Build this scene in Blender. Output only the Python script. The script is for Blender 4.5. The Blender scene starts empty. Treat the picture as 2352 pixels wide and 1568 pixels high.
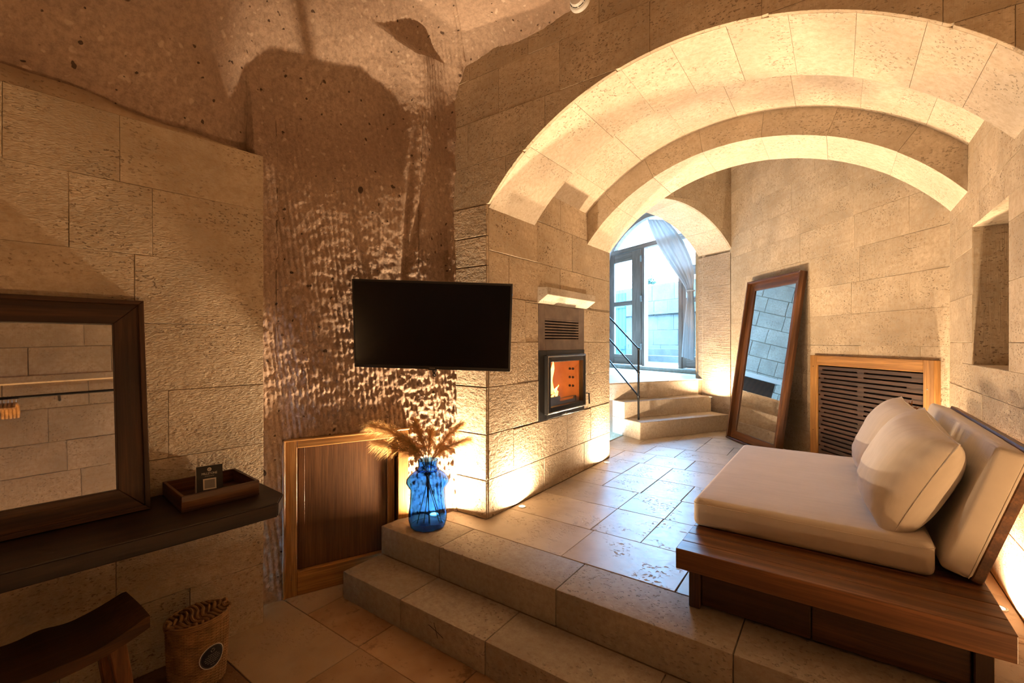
import bpy, bmesh, math, random
import numpy as np
from mathutils import Vector, Matrix

# ------------------------------------------------------------------ camera
S = bpy.context.scene
C = S.collection
PI = math.pi
CAMH = 1.455
YAW = math.atan(749 / 1045)
cam_d = bpy.data.cameras.new('camera')
cam_d.sensor_width = 36.0
cam_d.lens = 1045 / 2352 * 36.0
cam_d.clip_start = 0.02
cam = bpy.data.objects.new('camera', cam_d)
C.objects.link(cam)
cam.location = (0, 0, CAMH)
cam.rotation_euler = (PI / 2, 0, YAW)
S.camera = cam

# ------------------------------------------------------------------ world, exposure
W = bpy.data.worlds.new('sky')
S.world = W
W.use_nodes = True
bg = W.node_tree.nodes['Background']
bg.inputs[0].default_value = (0.26, 0.58, 1.0, 1)
bg.inputs[1].default_value = 18.0
S.view_settings.view_transform = 'Standard'
S.view_settings.look = 'None'
S.view_settings.exposure = 2.0
S.view_settings.gamma = 1.0
S.view_settings.use_curve_mapping = False
S.cycles.use_denoising = True
S.cycles.max_bounces = 6
S.cycles.transmission_bounces = 6
S.cycles.diffuse_bounces = 3
S.cycles.glossy_bounces = 3
S.cycles.use_adaptive_sampling = True
S.cycles.adaptive_threshold = 0.07
S.cycles.adaptive_min_samples = 16
S.cycles.transparent_max_bounces = 12
S.cycles.sample_clamp_indirect = 2.0
S.cycles.caustics_reflective = False
S.cycles.caustics_refractive = False

WARM = (1.0, 0.57, 0.25)       # front room lamps
SOFT = (1.0, 0.73, 0.45)       # whiter lamps of the arch and the inner room
# (x, y, z of the lens, watts, diameter) of the uplights set into the floor along the wall bases
UPLIGHTS = [
    ('small recessed floor uplight behind the blue glass vase', (-2.15, 2.125, 0.322), 24.0, 0.05, (0.0, 0.0), SOFT),
    ('recessed floor uplight at the foot of the fireplace pier near its front corner', (-1.765, 2.58, 0.322), 14.0, 0.035, (-0.03, 0.0), SOFT),
    ('recessed floor uplight at the far end of the fireplace pier', (-1.765, 3.98, 0.322), 17.0, 0.035, (-0.03, 0.0), SOFT),
    ('recessed floor uplight behind the daybed backrest, below the wall niche', (0.555, 2.78, 0.322), 8.5, 0.035, (0.03, 0.0), SOFT),
    ('recessed floor uplight in the corner beside the slatted wooden grille', (0.525, 4.07, 0.322), 16.0, 0.035, (0.04, 0.05), SOFT),
    ('recessed uplight on the middle tread of the far stairs beside the rough jamb', (-1.36, 6.37, 0.725), 6.0, 0.035, (0.05, 0.1), SOFT),
    ("added fill uplight hidden behind the fireplace pier, facing the far stairs", (-2.12, 4.30, 0.322), 22.0, 0.035, (0.05, 0.12), SOFT),  # added out of sight to brighten the inner room and its oblique wall
    ('recessed floor uplight under the clothes rail, nearer the arch', (1.28, 1.35, 0.0), 10.5, 0.05, (0.05, 0.0), WARM),
    ('recessed floor uplight under the clothes rail, farther from the arch', (1.28, -0.2, 0.0), 10.0, 0.05, (0.05, 0.0), WARM),
    ('added fill uplight at the back wall behind the camera', (-1.5, -2.42, 0.0), 5.0, 0.05, (0.0, -0.05), WARM),  # added unseen fill for the front room
]

# ------------------------------------------------------------------ helpers
LOCAL = set()        # things whose parts are modelled in the thing's own axes (the others in room axes)
def link(o, parent=None):
    C.objects.link(o)
    if parent is not None:
        o.parent = parent
        if parent.parent is None and parent.name not in LOCAL:
            o.matrix_parent_inverse = parent.matrix_basis.inverted()
    return o

def tag(o, label=None, cat=None, group=None, kind=None):
    if label: o['label'] = label
    if cat: o['category'] = cat
    if group: o['group'] = group
    if kind: o['kind'] = kind
    return o

def empty(name, loc=(0, 0, 0), label=None, cat=None, group=None, kind=None, rot=None, M=None, local=False):
    o = bpy.data.objects.new(name, None)
    o.empty_display_size = 0.1
    o.location = loc
    if rot is not None: o.rotation_euler = rot
    if M is not None: o.matrix_basis = M
    link(o)
    if local or M is not None or rot is not None: LOCAL.add(o.name)
    return tag(o, label, cat, group, kind)

def mesh_obj(name, verts, faces, mat, parent=None, smooth=False):
    me = bpy.data.meshes.new(name)
    me.from_pydata([tuple(v) for v in verts], [], faces)
    me.update()
    if mat: me.materials.append(mat)
    if smooth: me.polygons.foreach_set('use_smooth', [True] * len(me.polygons))
    return link(bpy.data.objects.new(name, me), parent)

def bm_obj(name, bm, mat, parent=None, smooth=False):
    bmesh.ops.recalc_face_normals(bm, faces=bm.faces)
    me = bpy.data.meshes.new(name)
    bm.to_mesh(me); bm.free()
    if mat: me.materials.append(mat)
    if smooth:
        me.polygons.foreach_set('use_smooth', [True] * len(me.polygons))
        try: me.set_sharp_from_angle(angle=math.radians(40))
        except Exception: pass
    return link(bpy.data.objects.new(name, me), parent)

def box_into(bm, x0, x1, y0, y1, z0, z1, M=None, bev=0.0, seg=1):
    b = bmesh.new()
    bmesh.ops.create_cube(b, size=1.0)
    for v in b.verts:
        v.co = Vector(((x0 + x1) / 2 + v.co.x * (x1 - x0), (y0 + y1) / 2 + v.co.y * (y1 - y0), (z0 + z1) / 2 + v.co.z * (z1 - z0)))
    if bev > 0:
        bmesh.ops.bevel(b, geom=list(b.edges), offset=bev, segments=seg, affect='EDGES', profile=0.5)
    if M is not None: b.transform(M)
    tmp = bpy.data.meshes.new('t'); b.to_mesh(tmp); b.free()
    bm.from_mesh(tmp); bpy.data.meshes.remove(tmp)

def box(name, x0, x1, y0, y1, z0, z1, mat, parent=None, bev=0.003, seg=1, M=None, smooth=False):
    bm = bmesh.new()
    box_into(bm, x0, x1, y0, y1, z0, z1, M, bev, seg)
    return bm_obj(name, bm, mat, parent, smooth)

def tube_into(bm, pts, r, n=8, closed=False, cap=True):
    pts = [Vector(p) for p in pts]
    rr = r if isinstance(r, (list, tuple)) else [r] * len(pts)
    rings = []
    up = None
    N = len(pts)
    for i, p in enumerate(pts):
        if closed: t = pts[(i + 1) % N] - pts[(i - 1) % N]
        else: t = pts[min(i + 1, N - 1)] - pts[max(i - 1, 0)]
        if t.length < 1e-9: t = Vector((0, 0, 1))
        t.normalize()
        if up is None:
            up = Vector((0, 0, 1)) if abs(t.z) < 0.9 else Vector((1, 0, 0))
        a = up - t * up.dot(t)
        if a.length < 1e-6: a = t.orthogonal()
        a.normalize(); up = a
        b = t.cross(a)
        rings.append([bm.verts.new(p + (a * math.cos(2 * PI * k / n) + b * math.sin(2 * PI * k / n)) * rr[i]) for k in range(n)])
    for i in range(N if closed else N - 1):
        A, B = rings[i], rings[(i + 1) % N]
        for k in range(n):
            bm.faces.new((A[k], A[(k + 1) % n], B[(k + 1) % n], B[k]))
    if cap and not closed:
        bm.faces.new(rings[0][::-1]); bm.faces.new(rings[-1])

def tube(name, pts, r, mat, parent=None, n=8, closed=False):
    bm = bmesh.new(); tube_into(bm, pts, r, n, closed)
    return bm_obj(name, bm, mat, parent, True)

def lathe(name, prof, mat, parent=None, n=48, loc=(0, 0, 0), cap=False, sx=1, sy=1):
    bm = bmesh.new()
    rings = []
    for r, z in prof:
        if r < 1e-6: rings.append([bm.verts.new((loc[0], loc[1], loc[2] + z))])
        else: rings.append([bm.verts.new((loc[0] + sx * r * math.cos(2 * PI * k / n), loc[1] + sy * r * math.sin(2 * PI * k / n), loc[2] + z)) for k in range(n)])
    for A, B in zip(rings, rings[1:]):
        for k in range(n):
            if len(A) == 1 and len(B) > 1: bm.faces.new((A[0], B[k], B[(k + 1) % n]))
            elif len(B) == 1 and len(A) > 1: bm.faces.new((A[k], A[(k + 1) % n], B[0]))
            elif len(A) > 1: bm.faces.new((A[k], A[(k + 1) % n], B[(k + 1) % n], B[k]))
    return bm_obj(name, bm, mat, parent, True)

def frame(o, U, V, N):
    o, U, V, N = Vector(o), Vector(U).normalized(), Vector(V).normalized(), Vector(N).normalized()
    return lambda u, v, w=0.0: o + U * u + V * v + N * w

def prism(name, poly, w0, w1, fr, mat, parent, ch=0.003, smooth=False):
    """a piece with outline poly (u,v) from w0 (back) to w1 (face), its face edges chamfered by ch"""
    n = len(poly)
    area = sum(poly[i][0] * poly[(i + 1) % n][1] - poly[(i + 1) % n][0] * poly[i][1] for i in range(n))
    if area < 0: poly = poly[::-1]
    ins = []
    for i in range(n):
        p0, p1, p2 = Vector(poly[i - 1]), Vector(poly[i]), Vector(poly[(i + 1) % n])
        d1 = (p1 - p0); d2 = (p2 - p1)
        if d1.length < 1e-9 or d2.length < 1e-9:
            ins.append(tuple(p1)); continue
        d1.normalize(); d2.normalize()
        n1 = Vector((-d1.y, d1.x)); n2 = Vector((-d2.y, d2.x))
        m = n1 + n2
        if m.length < 1e-6: m = n1
        m.normalize()
        k = max(0.35, m.dot(n1))
        ins.append(tuple(p1 + m * (ch / k)))
    V = [fr(u, v, w0) for u, v in poly] + [fr(u, v, w1 - ch) for u, v in poly] + [fr(u, v, w1) for u, v in ins]
    F = [list(range(n))[::-1], list(range(2 * n, 3 * n))]
    for i in range(n):
        j = (i + 1) % n
        F.append((i, j, n + j, n + i)); F.append((n + i, n + j, 2 * n + j, 2 * n + i))
    # face winding follows the frame's handedness
    o = Vector(fr(0, 0, 0))
    if (fr(1, 0, 0) - o).cross(fr(0, 1, 0) - o).dot(fr(0, 0, 1) - o) < 0:
        F = [list(f)[::-1] for f in F]
    return mesh_obj(name, V, F, mat, parent, smooth)

def sub_rect(rects, hole):
    out = []
    a0, a1, b0, b1 = hole
    for (u0, u1, v0, v1) in rects:
        if u1 <= a0 or u0 >= a1 or v1 <= b0 or v0 >= b1:
            out.append((u0, u1, v0, v1)); continue
        if v0 < b0: out.append((u0, u1, v0, b0))
        if v1 > b1: out.append((u0, u1, b1, v1))
        m0, m1 = max(v0, b0), min(v1, b1)
        if u0 < a0: out.append((u0, a0, m0, m1))
        if u1 > a1: out.append((a1, u1, m0, m1))
    return [r for r in out if r[1] - r[0] > 0.012 and r[3] - r[2] > 0.012]

def courses(parent, fr, rows, u0, u1, mat, seed, lens=(0.45, 0.8), holes=(), zb=None, thick=0.02, gap=0.0006, ch=0.0009, proud=0.0008, joints=None, name='stone_block'):
    """ashlar: each block of each course is an object of its own under the wall it belongs to"""
    rng = random.Random(seed)
    for ri, (v0, v1) in enumerate(zip(rows, rows[1:])):
        if joints and ri in joints: us = [u0] + [j for j in joints[ri] if u0 < j < u1] + [u1]
        else:
            us = [u0]; u = u0 + rng.uniform(*lens) * (0.45 if ri % 2 else 1.0)
            while u < u1 - 0.16:
                us.append(u); u += rng.uniform(*lens)
            us.append(u1)
        for a, b in zip(us, us[1:]):
            rects = [(a, b, v0, v1)]
            for h in holes: rects = sub_rect(rects, h)
            for (p, q, r, s) in rects:
                w = thick + rng.uniform(-proud, proud)
                p2, q2, r2, s2 = p + gap, q - gap, r + gap, s - gap
                if zb is None or max(zb(p + (q - p) * k / 20) for k in range(21)) <= r2:
                    j = lambda: rng.uniform(-0.0012, 0.0012)
                    poly = [(p2 + j(), r2 + j()), (q2 + j(), r2 + j()), (q2 + j(), s2 + j()), (p2 + j(), s2 + j())]
                    prism(name, poly, 0.0, w, fr, mat, parent, ch)
                    continue
                N = max(6, int((q2 - p2) / 0.006))
                run = []
                def flush(run):
                    if len(run) < 2 or run[-1] - run[0] < 0.01: return
                    bot = [(x, max(r2, zb(x) + 0.0005)) for x in run]
                    if max(s2 - z for _, z in bot) < 0.012: return
                    poly = bot + [(run[-1], s2), (run[0], s2)]
                    # drop doubled corners where the curve meets the course line
                    cl = []
                    for pt in poly:
                        if not cl or (Vector(pt) - Vector(cl[-1])).length > 0.002: cl.append(pt)
                    if (Vector(cl[0]) - Vector(cl[-1])).length < 0.002: cl.pop()
                    if len(cl) >= 3: prism(name, cl, 0.0, w, fr, mat, parent, 0.0012)
                for k in range(N + 1):
                    x = p2 + (q2 - p2) * k / N
                    if zb(x) < s2 - 0.004: run.append(x)
                    else:
                        flush(run); run = []
                flush(run)

def voussoirs(parent, cx, zc, R, T, y0, y1, angs, mat, seed, fr=None, ch=0.0014, gap=0.0008, name='voussoir'):
    """arch stones: angs are measured from the crown; fr maps (x across, z up, y along) to the world"""
    rng = random.Random(seed)
    if fr is None: fr = lambda x, z, y: Vector((x, y, z))
    for a0, a1 in zip(angs, angs[1:]):
        g = gap / R
        b0, b1 = a0 + g, a1 - g
        R1 = R + rng.uniform(-0.0015, 0.0015)
        n = max(3, int((b1 - b0) / 0.035))
        V, F = [], []
        # section loop in (radius, y): soffit with chamfered edges, then faces and back
        yy0, yy1 = y0 + 0.0006, y1 - 0.0006
        loop = [(R1 + ch, yy0), (R1, yy0 + ch), (R1, yy1 - ch), (R1 + ch, yy1), (R1 + T, yy1), (R1 + T, yy0)]
        m = len(loop)
        for i in range(n + 1):
            t = b0 + (b1 - b0) * i / n
            for (r, y) in loop:
                if i in (0, n) and r < R1 + ch * 0.5: r = r + ch * 0.6
                V.append(fr(cx + r * math.sin(t), zc + r * math.cos(t), y))
        for i in range(n):
            for k in range(m):
                k2 = (k + 1) % m
                F.append((i * m + k, i * m + k2, (i + 1) * m + k2, (i + 1) * m + k))
        F.append(list(range(m))); F.append(list(range(n * m, n * m + m))[::-1])
        bm = bmesh.new()
        vs = [bm.verts.new(v) for v in V]
        for f in F: bm.faces.new([vs[i] for i in f])
        bm_obj(name, bm, mat, parent)

# ------------------------------------------------------------------ numpy noise for the hewn rock
def _h(ix, iy, iz, seed):
    n = (ix.astype(np.int64) * 374761393 + iy.astype(np.int64) * 668265263 + iz.astype(np.int64) * 2147483647 + seed * 974711) & 0x7fffffff
    n = ((n ^ (n >> 13)) * 1274126177) & 0x7fffffff
    n = (n ^ (n >> 16)) & 0x7fffffff
    return n / float(0x7fffffff)

def vnoise(x, y, z, seed=0):
    ix, iy, iz = np.floor(x), np.floor(y), np.floor(z)
    fx, fy, fz = x - ix, y - iy, z - iz
    fx, fy, fz = [f * f * (3 - 2 * f) for f in (fx, fy, fz)]
    r = 0
    for dx in (0, 1):
        for dy in (0, 1):
            for dz in (0, 1):
                w = (fx if dx else 1 - fx) * (fy if dy else 1 - fy) * (fz if dz else 1 - fz)
                r = r + w * _h(ix + dx, iy + dy, iz + dz, seed)
    return r * 2 - 1

def fbm(x, y, z, seed=0, octv=3):
    r, a, f = 0, 1.0, 1.0
    for k in range(octv):
        r = r + a * vnoise(x * f, y * f, z * f, seed + k * 17); a *= 0.5; f *= 2.03
    return r

# ------------------------------------------------------------------ materials
def nt(name):
    m = bpy.data.materials.new(name); m.use_nodes = True
    t = m.node_tree
    return m, t, t.nodes['Principled BSDF']

def nd(t, typ, **kw):
    n = t.nodes.new(typ)
    for k, v in kw.items():
        if k.startswith('i_'):
            key = k[2:]
            n.inputs[int(key) if key.isdigit() else key.replace('_', ' ')].default_value = v
        else: setattr(n, k, v)
    return n

def ramp(t, fac, stops):
    r = t.nodes.new('ShaderNodeValToRGB')
    e = r.color_ramp.elements
    while len(e) < len(stops): e.new(0.5)
    for el, (p, c) in zip(e, stops):
        el.position = p; el.color = c if len(c) == 4 else (*c, 1)
    t.links.new(fac, r.inputs[0])
    return r.outputs[0]

def mixc(t, fac, a, b, mode='MIX'):
    m = t.nodes.new('ShaderNodeMix'); m.data_type = 'RGBA'; m.blend_type = mode
    for s, v in ((m.inputs[0], fac), (m.inputs[6], a), (m.inputs[7], b)):
        if hasattr(v, 'is_output') or isinstance(v, bpy.types.NodeSocket): t.links.new(v, s)
        else: s.default_value = v if not isinstance(v, tuple) or len(v) == 4 else (*v, 1)
    return m.outputs[2]

def math_n(t, op, a, b=None):
    m = t.nodes.new('ShaderNodeMath'); m.operation = op
    for i, v in enumerate((a, b)):
        if v is None: continue
        if isinstance(v, bpy.types.NodeSocket): t.links.new(v, m.inputs[i])
        else: m.inputs[i].default_value = v
    return m.outputs[0]

def coords(t, scale=(1, 1, 1), rnd=0.0, rot=(0, 0, 0)):
    tc = t.nodes.new('ShaderNodeTexCoord')
    mp = t.nodes.new('ShaderNodeMapping')
    mp.inputs['Scale'].default_value = scale
    mp.inputs['Rotation'].default_value = rot
    t.links.new(tc.outputs['Object'], mp.inputs['Vector'])
    if rnd:
        oi = t.nodes.new('ShaderNodeObjectInfo')
        v = nd(t, 'ShaderNodeVectorMath', operation='SCALE')
        cx = nd(t, 'ShaderNodeCombineXYZ')
        for i in range(3): t.links.new(oi.outputs['Random'], cx.inputs[i])
        t.links.new(cx.outputs[0], v.inputs[0]); v.inputs['Scale'].default_value = rnd
        t.links.new(v.outputs[0], mp.inputs['Location'])
    return mp.outputs[0]

def noise(t, vec, scale, detail=4, rough=0.55):
    n = nd(t, 'ShaderNodeTexNoise')
    n.inputs['Scale'].default_value = scale; n.inputs['Detail'].default_value = detail; n.inputs['Roughness'].default_value = rough
    t.links.new(vec, n.inputs['Vector'])
    return n.outputs['Fac']

def bump(t, bs, h, strength, dist, prev=None):
    b = t.nodes.new('ShaderNodeBump')
    b.inputs['Strength'].default_value = strength; b.inputs['Distance'].default_value = dist
    t.links.new(h, b.inputs['Height'])
    if prev is not None: t.links.new(prev, b.inputs['Normal'])
    t.links.new(b.outputs[0], bs.inputs['Normal'])
    return b.outputs[0]

def stone(name, c, dark=0.7, pits=0.5, chis=0.35, chis_dir=(60, 60, 2), rough=0.9, streak=0.5, bstr=0.5, rnd=5.0, chscale=1.0, vary=0.07):
    """cut volcanic tuff: mottled, pitted, with fine tool lines"""
    m, t, bs = nt(name)
    v = coords(t, rnd=rnd)
    oi = t.nodes.new('ShaderNodeObjectInfo')
    n1 = noise(t, v, 2.6, 3)
    n2 = noise(t, v, 34, 3, 0.7)
    base = ramp(t, n1, [(0.3, tuple(k * dark for k in c)), (0.7, tuple(min(1, k * 1.12) for k in c))])
    base = mixc(t, ramp(t, n2, [(0.33, (0.75, 0.75, 0.75)), (0.66, (0, 0, 0))]), base, (c[0] * 0.74, c[1] * 0.68, c[2] * 0.60))
    if streak > 0:
        vs = coords(t, (1.2, 1.2, 13), rnd=rnd, rot=(0.05, 0.06, 0.0))
        n3 = noise(t, vs, 2.2, 3)
        base = mixc(t, math_n(t, 'MULTIPLY', ramp(t, n3, [(0.52, (0, 0, 0)), (0.70, (1, 1, 1))]), streak * 0.5), base, (c[0] * 0.62, c[1] * 0.52, c[2] * 0.42))
    hv = nd(t, 'ShaderNodeHueSaturation')
    val = math_n(t, 'MULTIPLY_ADD', oi.outputs['Random'], vary)
    val.node.inputs[2].default_value = 1.0 - vary * 0.5
    t.links.new(val, hv.inputs['Value'])
    t.links.new(base, hv.inputs['Color'])
    base = hv.outputs[0]
    h = math_n(t, 'MULTIPLY', n2, bstr)
    if pits > 0:
        # pits: small flattened dark specks gathered in bands
        vp = coords(t, (1, 1, 1.9), rnd=rnd, rot=(0.05, 0.06, 0.0))
        n4 = noise(t, vp, 62, 1, 0.5)
        n5 = noise(t, vp, 3.6, 1)
        pit = math_n(t, 'MULTIPLY', ramp(t, n4, [(0.635, (0, 0, 0)), (0.69, (1, 1, 1))]), ramp(t, n5, [(0.40, (0.12, 0.12, 0.12)), (0.64, (1, 1, 1))]))
        base = mixc(t, math_n(t, 'MULTIPLY', pit, pits), base, (c[0] * 0.20, c[1] * 0.145, c[2] * 0.10))
        h = math_n(t, 'SUBTRACT', h, math_n(t, 'MULTIPLY', pit, 0.7))
    t.links.new(base, bs.inputs['Base Color'])
    bs.inputs['Roughness'].default_value = rough
    bs.inputs['Specular IOR Level'].default_value = 0.12
    if chis > 0:
        vc = coords(t, chis_dir, rnd=rnd, rot=(0.12, 0.07, 0.2))
        n7 = noise(t, vc, 3.0 * chscale, 1, 0.6)
        h = math_n(t, 'ADD', h, math_n(t, 'MULTIPLY', n7, chis))
    if bstr > 0 or chis > 0: bump(t, bs, h, 1.0, 0.006)
    return m

M_ashlar = stone('ashlar_tuff', (0.54, 0.44, 0.325))
M_ashlar_dress = stone('ashlar_toothed', (0.54, 0.44, 0.325), chis=0.55, chis_dir=(3, 22, 60), bstr=0.6)
M_vault = stone('vault_tuff', (0.60, 0.505, 0.395), dark=0.85, pits=0.28, chis=0.15, bstr=0.35, streak=0.3)
M_pier = stone('pier_tuff', (0.56, 0.455, 0.34), pits=0.8, chis=0.3, chis_dir=(8, 8, 22), bstr=0.8)
M_jamb = stone('hewn_jamb', (0.47, 0.39, 0.32), pits=0.5, chis=1.0, chis_dir=(4, 4, 34), bstr=0.7, chscale=0.7)
M_pale = stone('pale_tuff', (0.60, 0.53, 0.45), pits=0.4, chis=0.3)
M_mortar = stone('mortar', (0.50, 0.40, 0.285), pits=0.0, chis=0.0, rnd=0, streak=0)
M_step = stone('step_limestone', (0.42, 0.38, 0.33), dark=0.86, pits=0.18, chis=0.0, bstr=0.12, rough=0.62, streak=0.15)
M_lime = stone('lime_mortar', (0.68, 0.62, 0.52), pits=0, chis=0, rnd=0, streak=0)
M_stair = stone('stair_limestone', (0.56, 0.49, 0.41), dark=0.88, pits=0.15, chis=0.0, bstr=0.12, rough=0.5, streak=0.1)
M_plaster = stone('plaster_band', (0.44, 0.33, 0.23), pits=0.1, chis=0.05, bstr=0.2, rnd=0)

def rock_mat():
    m, t, bs = nt('hewn_rock')
    v = coords(t)
    c = (0.41, 0.29, 0.215)
    n1 = noise(t, v, 1.7, 3)
    n2 = noise(t, v, 38, 4, 0.75)
    base = ramp(t, n1, [(0.3, (0.345, 0.235, 0.17)), (0.7, (0.47, 0.34, 0.255))])
    base = mixc(t, ramp(t, n2, [(0.36, (0.8, 0.8, 0.8)), (0.62, (0, 0, 0))]), base, tuple(k * 0.62 for k in c))
    n3 = noise(t, v, 30, 1, 0.4)
    pale = ramp(t, n3, [(0.68, (0, 0, 0)), (0.74, (1, 1, 1))])
    base = mixc(t, math_n(t, 'MULTIPLY', pale, 0.45), base, (0.62, 0.48, 0.37))
    vd = coords(t, rot=(0.4, 0.3, 0.9))
    n5 = noise(t, vd, 30, 1, 0.4)
    n6 = noise(t, vd, 11, 0, 0.4)
    dk = math_n(t, 'MAXIMUM', ramp(t, n5, [(0.735, (0, 0, 0)), (0.765, (1, 1, 1))]), ramp(t, n6, [(0.835, (0, 0, 0)), (0.85, (1, 1, 1))]))
    base = mixc(t, math_n(t, 'MULTIPLY', dk, 0.85), base, (0.05, 0.03, 0.02))
    t.links.new(base, bs.inputs['Base Color'])
    bs.inputs['Roughness'].default_value = 0.95
    bs.inputs['Specular IOR Level'].default_value = 0.02
    bump(t, bs, math_n(t, 'SUBTRACT', n2, math_n(t, 'MULTIPLY', dk, 0.6)), 0.9, 0.008)
    return m
M_rock = rock_mat()

def tile_mat(name, c, c2, rough, patch=0.5):
    m, t, bs = nt(name)
    v = coords(t, rnd=9.0)
    oi = t.nodes.new('ShaderNodeObjectInfo')
    n1 = noise(t, v, 3.0, 3, 0.62)
    n2 = noise(t, v, 26, 3, 0.65)
    base = ramp(t, n1, [(0.36, c2), (0.58, c), (0.8, tuple(min(1, k * 1.1) for k in c))])
    n3 = noise(t, v, 9, 5, 0.75)
    pt = ramp(t, n3, [(0.575, (0, 0, 0)), (0.66, (1, 1, 1))])
    base = mixc(t, math_n(t, 'MULTIPLY', pt, patch), base, tuple(k * 0.42 for k in c2))
    hv = nd(t, 'ShaderNodeHueSaturation')
    mm = math_n(t, 'MULTIPLY_ADD', oi.outputs['Random'], 0.3)
    mm.node.inputs[2].default_value = 0.84
    t.links.new(mm, hv.inputs['Value']); t.links.new(base, hv.inputs['Color'])
    t.links.new(hv.outputs[0], bs.inputs['Base Color'])
    n4 = noise(t, v, 55, 1, 0.5)
    n5 = noise(t, v, 5, 1, 0.5)
    hole = math_n(t, 'MULTIPLY', ramp(t, n4, [(0.6, (0, 0, 0)), (0.66, (1, 1, 1))]), ramp(t, n5, [(0.52, (0, 0, 0)), (0.62, (1, 1, 1))]))
    rr = t.nodes.new('ShaderNodeMapRange'); t.links.new(n2, rr.inputs[0])
    rr.inputs[3].default_value = rough * 0.7; rr.inputs[4].default_value = rough * 1.35
    t.links.new(math_n(t, 'ADD', rr.outputs[0], math_n(t, 'MULTIPLY', hole, 0.4)), bs.inputs['Roughness'])
    bs.inputs['Specular IOR Level'].default_value = 0.36
    bump(t, bs, math_n(t, 'SUBTRACT', math_n(t, 'MULTIPLY', n2, 0.12), math_n(t, 'MULTIPLY', hole, 0.5)), 1.0, 0.004)
    return m
M_tile = tile_mat('travertine_tile', (0.50, 0.425, 0.335), (0.41, 0.33, 0.245), 0.37, 0.45)
M_tile_land = tile_mat('pale_landing_tile', (0.66, 0.62, 0.55), (0.58, 0.53, 0.46), 0.4, 0.1)
M_tile_low = tile_mat('brown_travertine_tile', (0.44, 0.30, 0.18), (0.34, 0.20, 0.105), 0.5, 0.6)
M_tile_pale = tile_mat('plain_travertine_tile', (0.43, 0.325, 0.215), (0.39, 0.28, 0.18), 0.5, 0.12)
M_tile_dark = tile_mat('dark_brown_tile', (0.16, 0.085, 0.04), (0.10, 0.05, 0.022), 0.5, 0.5)
M_grout = stone('grout', (0.30, 0.235, 0.165), pits=0, chis=0, rnd=0)

def wood(name, c1, c2, axis=0, rough=0.42, scale=1.0, spec=0.4):
    m, t, bs = nt(name)
    sc = [9.0 * scale] * 3; sc[axis] = 0.8 * scale
    v = coords(t, tuple(sc), rnd=7.0)
    n1 = noise(t, v, 2.0, 5, 0.6)
    sc2 = [60.0 * scale] * 3; sc2[axis] = 2.0 * scale
    v2 = coords(t, tuple(sc2), rnd=7.0)
    n2 = noise(t, v2, 2.0, 3, 0.6)
    w = nd(t, 'ShaderNodeTexWave', wave_type='RINGS')
    w.inputs['Scale'].default_value = 0.55; w.inputs['Distortion'].default_value = 5.0; w.inputs['Detail'].default_value = 2.0
    t.links.new(v, w.inputs['Vector'])
    f = math_n(t, 'ADD', math_n(t, 'MULTIPLY', n1, 0.6), math_n(t, 'MULTIPLY', w.outputs['Fac'], 0.4))
    base = ramp(t, f, [(0.25, c1), (0.75, c2)])
    base = mixc(t, ramp(t, n2, [(0.42, (0.55, 0.55, 0.55)), (0.6, (0, 0, 0))]), base, tuple(k * 0.5 for k in c1))
    t.links.new(base, bs.inputs['Base Color'])
    bs.inputs['Roughness'].default_value = rough
    bs.inputs['Specular IOR Level'].default_value = spec
    bump(t, bs, n2, 0.25, 0.002)
    return m
M_walnut = {a: wood('dark_walnut_%d' % a, (0.026, 0.0105, 0.0045), (0.080, 0.033, 0.0125), a, 0.5) for a in range(3)}
M_shelf = wood('blackened_walnut', (0.018, 0.010, 0.007), (0.048, 0.022, 0.012), 1, 0.45)
M_teak = {a: wood('teak_%d' % a, (0.105, 0.040, 0.013), (0.235, 0.098, 0.034), a, 0.38) for a in range(3)}
M_honey = {a: wood('honey_pine_%d' % a, (0.30, 0.135, 0.032), (0.43, 0.21, 0.058), a, 0.42) for a in range(3)}
M_brownply = wood('brown_door_panel', (0.085, 0.036, 0.014), (0.155, 0.070, 0.028), 1, 0.40)
M_slat = wood('brown_slat', (0.035, 0.017, 0.010), (0.080, 0.036, 0.020), 0, 0.5)
M_redwood = {a: wood('mirror_frame_wood_%d' % a, (0.070, 0.026, 0.010), (0.165, 0.066, 0.024), a, 0.4) for a in range(3)}
M_doorwood = {a: wood('painted_door_wood_%d' % a, (0.36, 0.255, 0.205), (0.46, 0.33, 0.27), a, 0.5) for a in range(3)}
M_hanger = wood('hanger_wood', (0.30, 0.15, 0.05), (0.45, 0.24, 0.09), 0, 0.4)
M_log = wood('log_bark', (0.10, 0.05, 0.02), (0.22, 0.12, 0.05), 0, 0.9)

def plain(name, c, rough=0.5, metal=0.0, spec=0.5, emit=None, es=0.0, nscale=0, nstr=0.0, var=0.0):
    m, t, bs = nt(name)
    bs.inputs['Base Color'].default_value = (*c, 1)
    bs.inputs['Roughness'].default_value = rough
    bs.inputs['Metallic'].default_value = metal
    bs.inputs['Specular IOR Level'].default_value = spec
    if emit:
        bs.inputs['Emission Color'].default_value = (*emit, 1); bs.inputs['Emission Strength'].default_value = es
    if nscale:
        v = coords(t); n = noise(t, v, nscale, 4)
        if var: t.links.new(ramp(t, n, [(0.3, tuple(k * (1 - var) for k in c)), (0.7, tuple(min(1, k * (1 + var)) for k in c))]), bs.inputs['Base Color'])
        if nstr: bump(t, bs, n, nstr, 0.002)
    return m
M_black = plain('black_steel', (0.012, 0.012, 0.013), 0.38, 0.6, nscale=40, nstr=0.05)
M_stove = plain('stove_steel', (0.035, 0.033, 0.032), 0.42, 0.7, nscale=30, nstr=0.05)
M_chrome = plain('steel_trim', (0.55, 0.55, 0.55), 0.25, 1.0, nscale=60, nstr=0.02)
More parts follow.
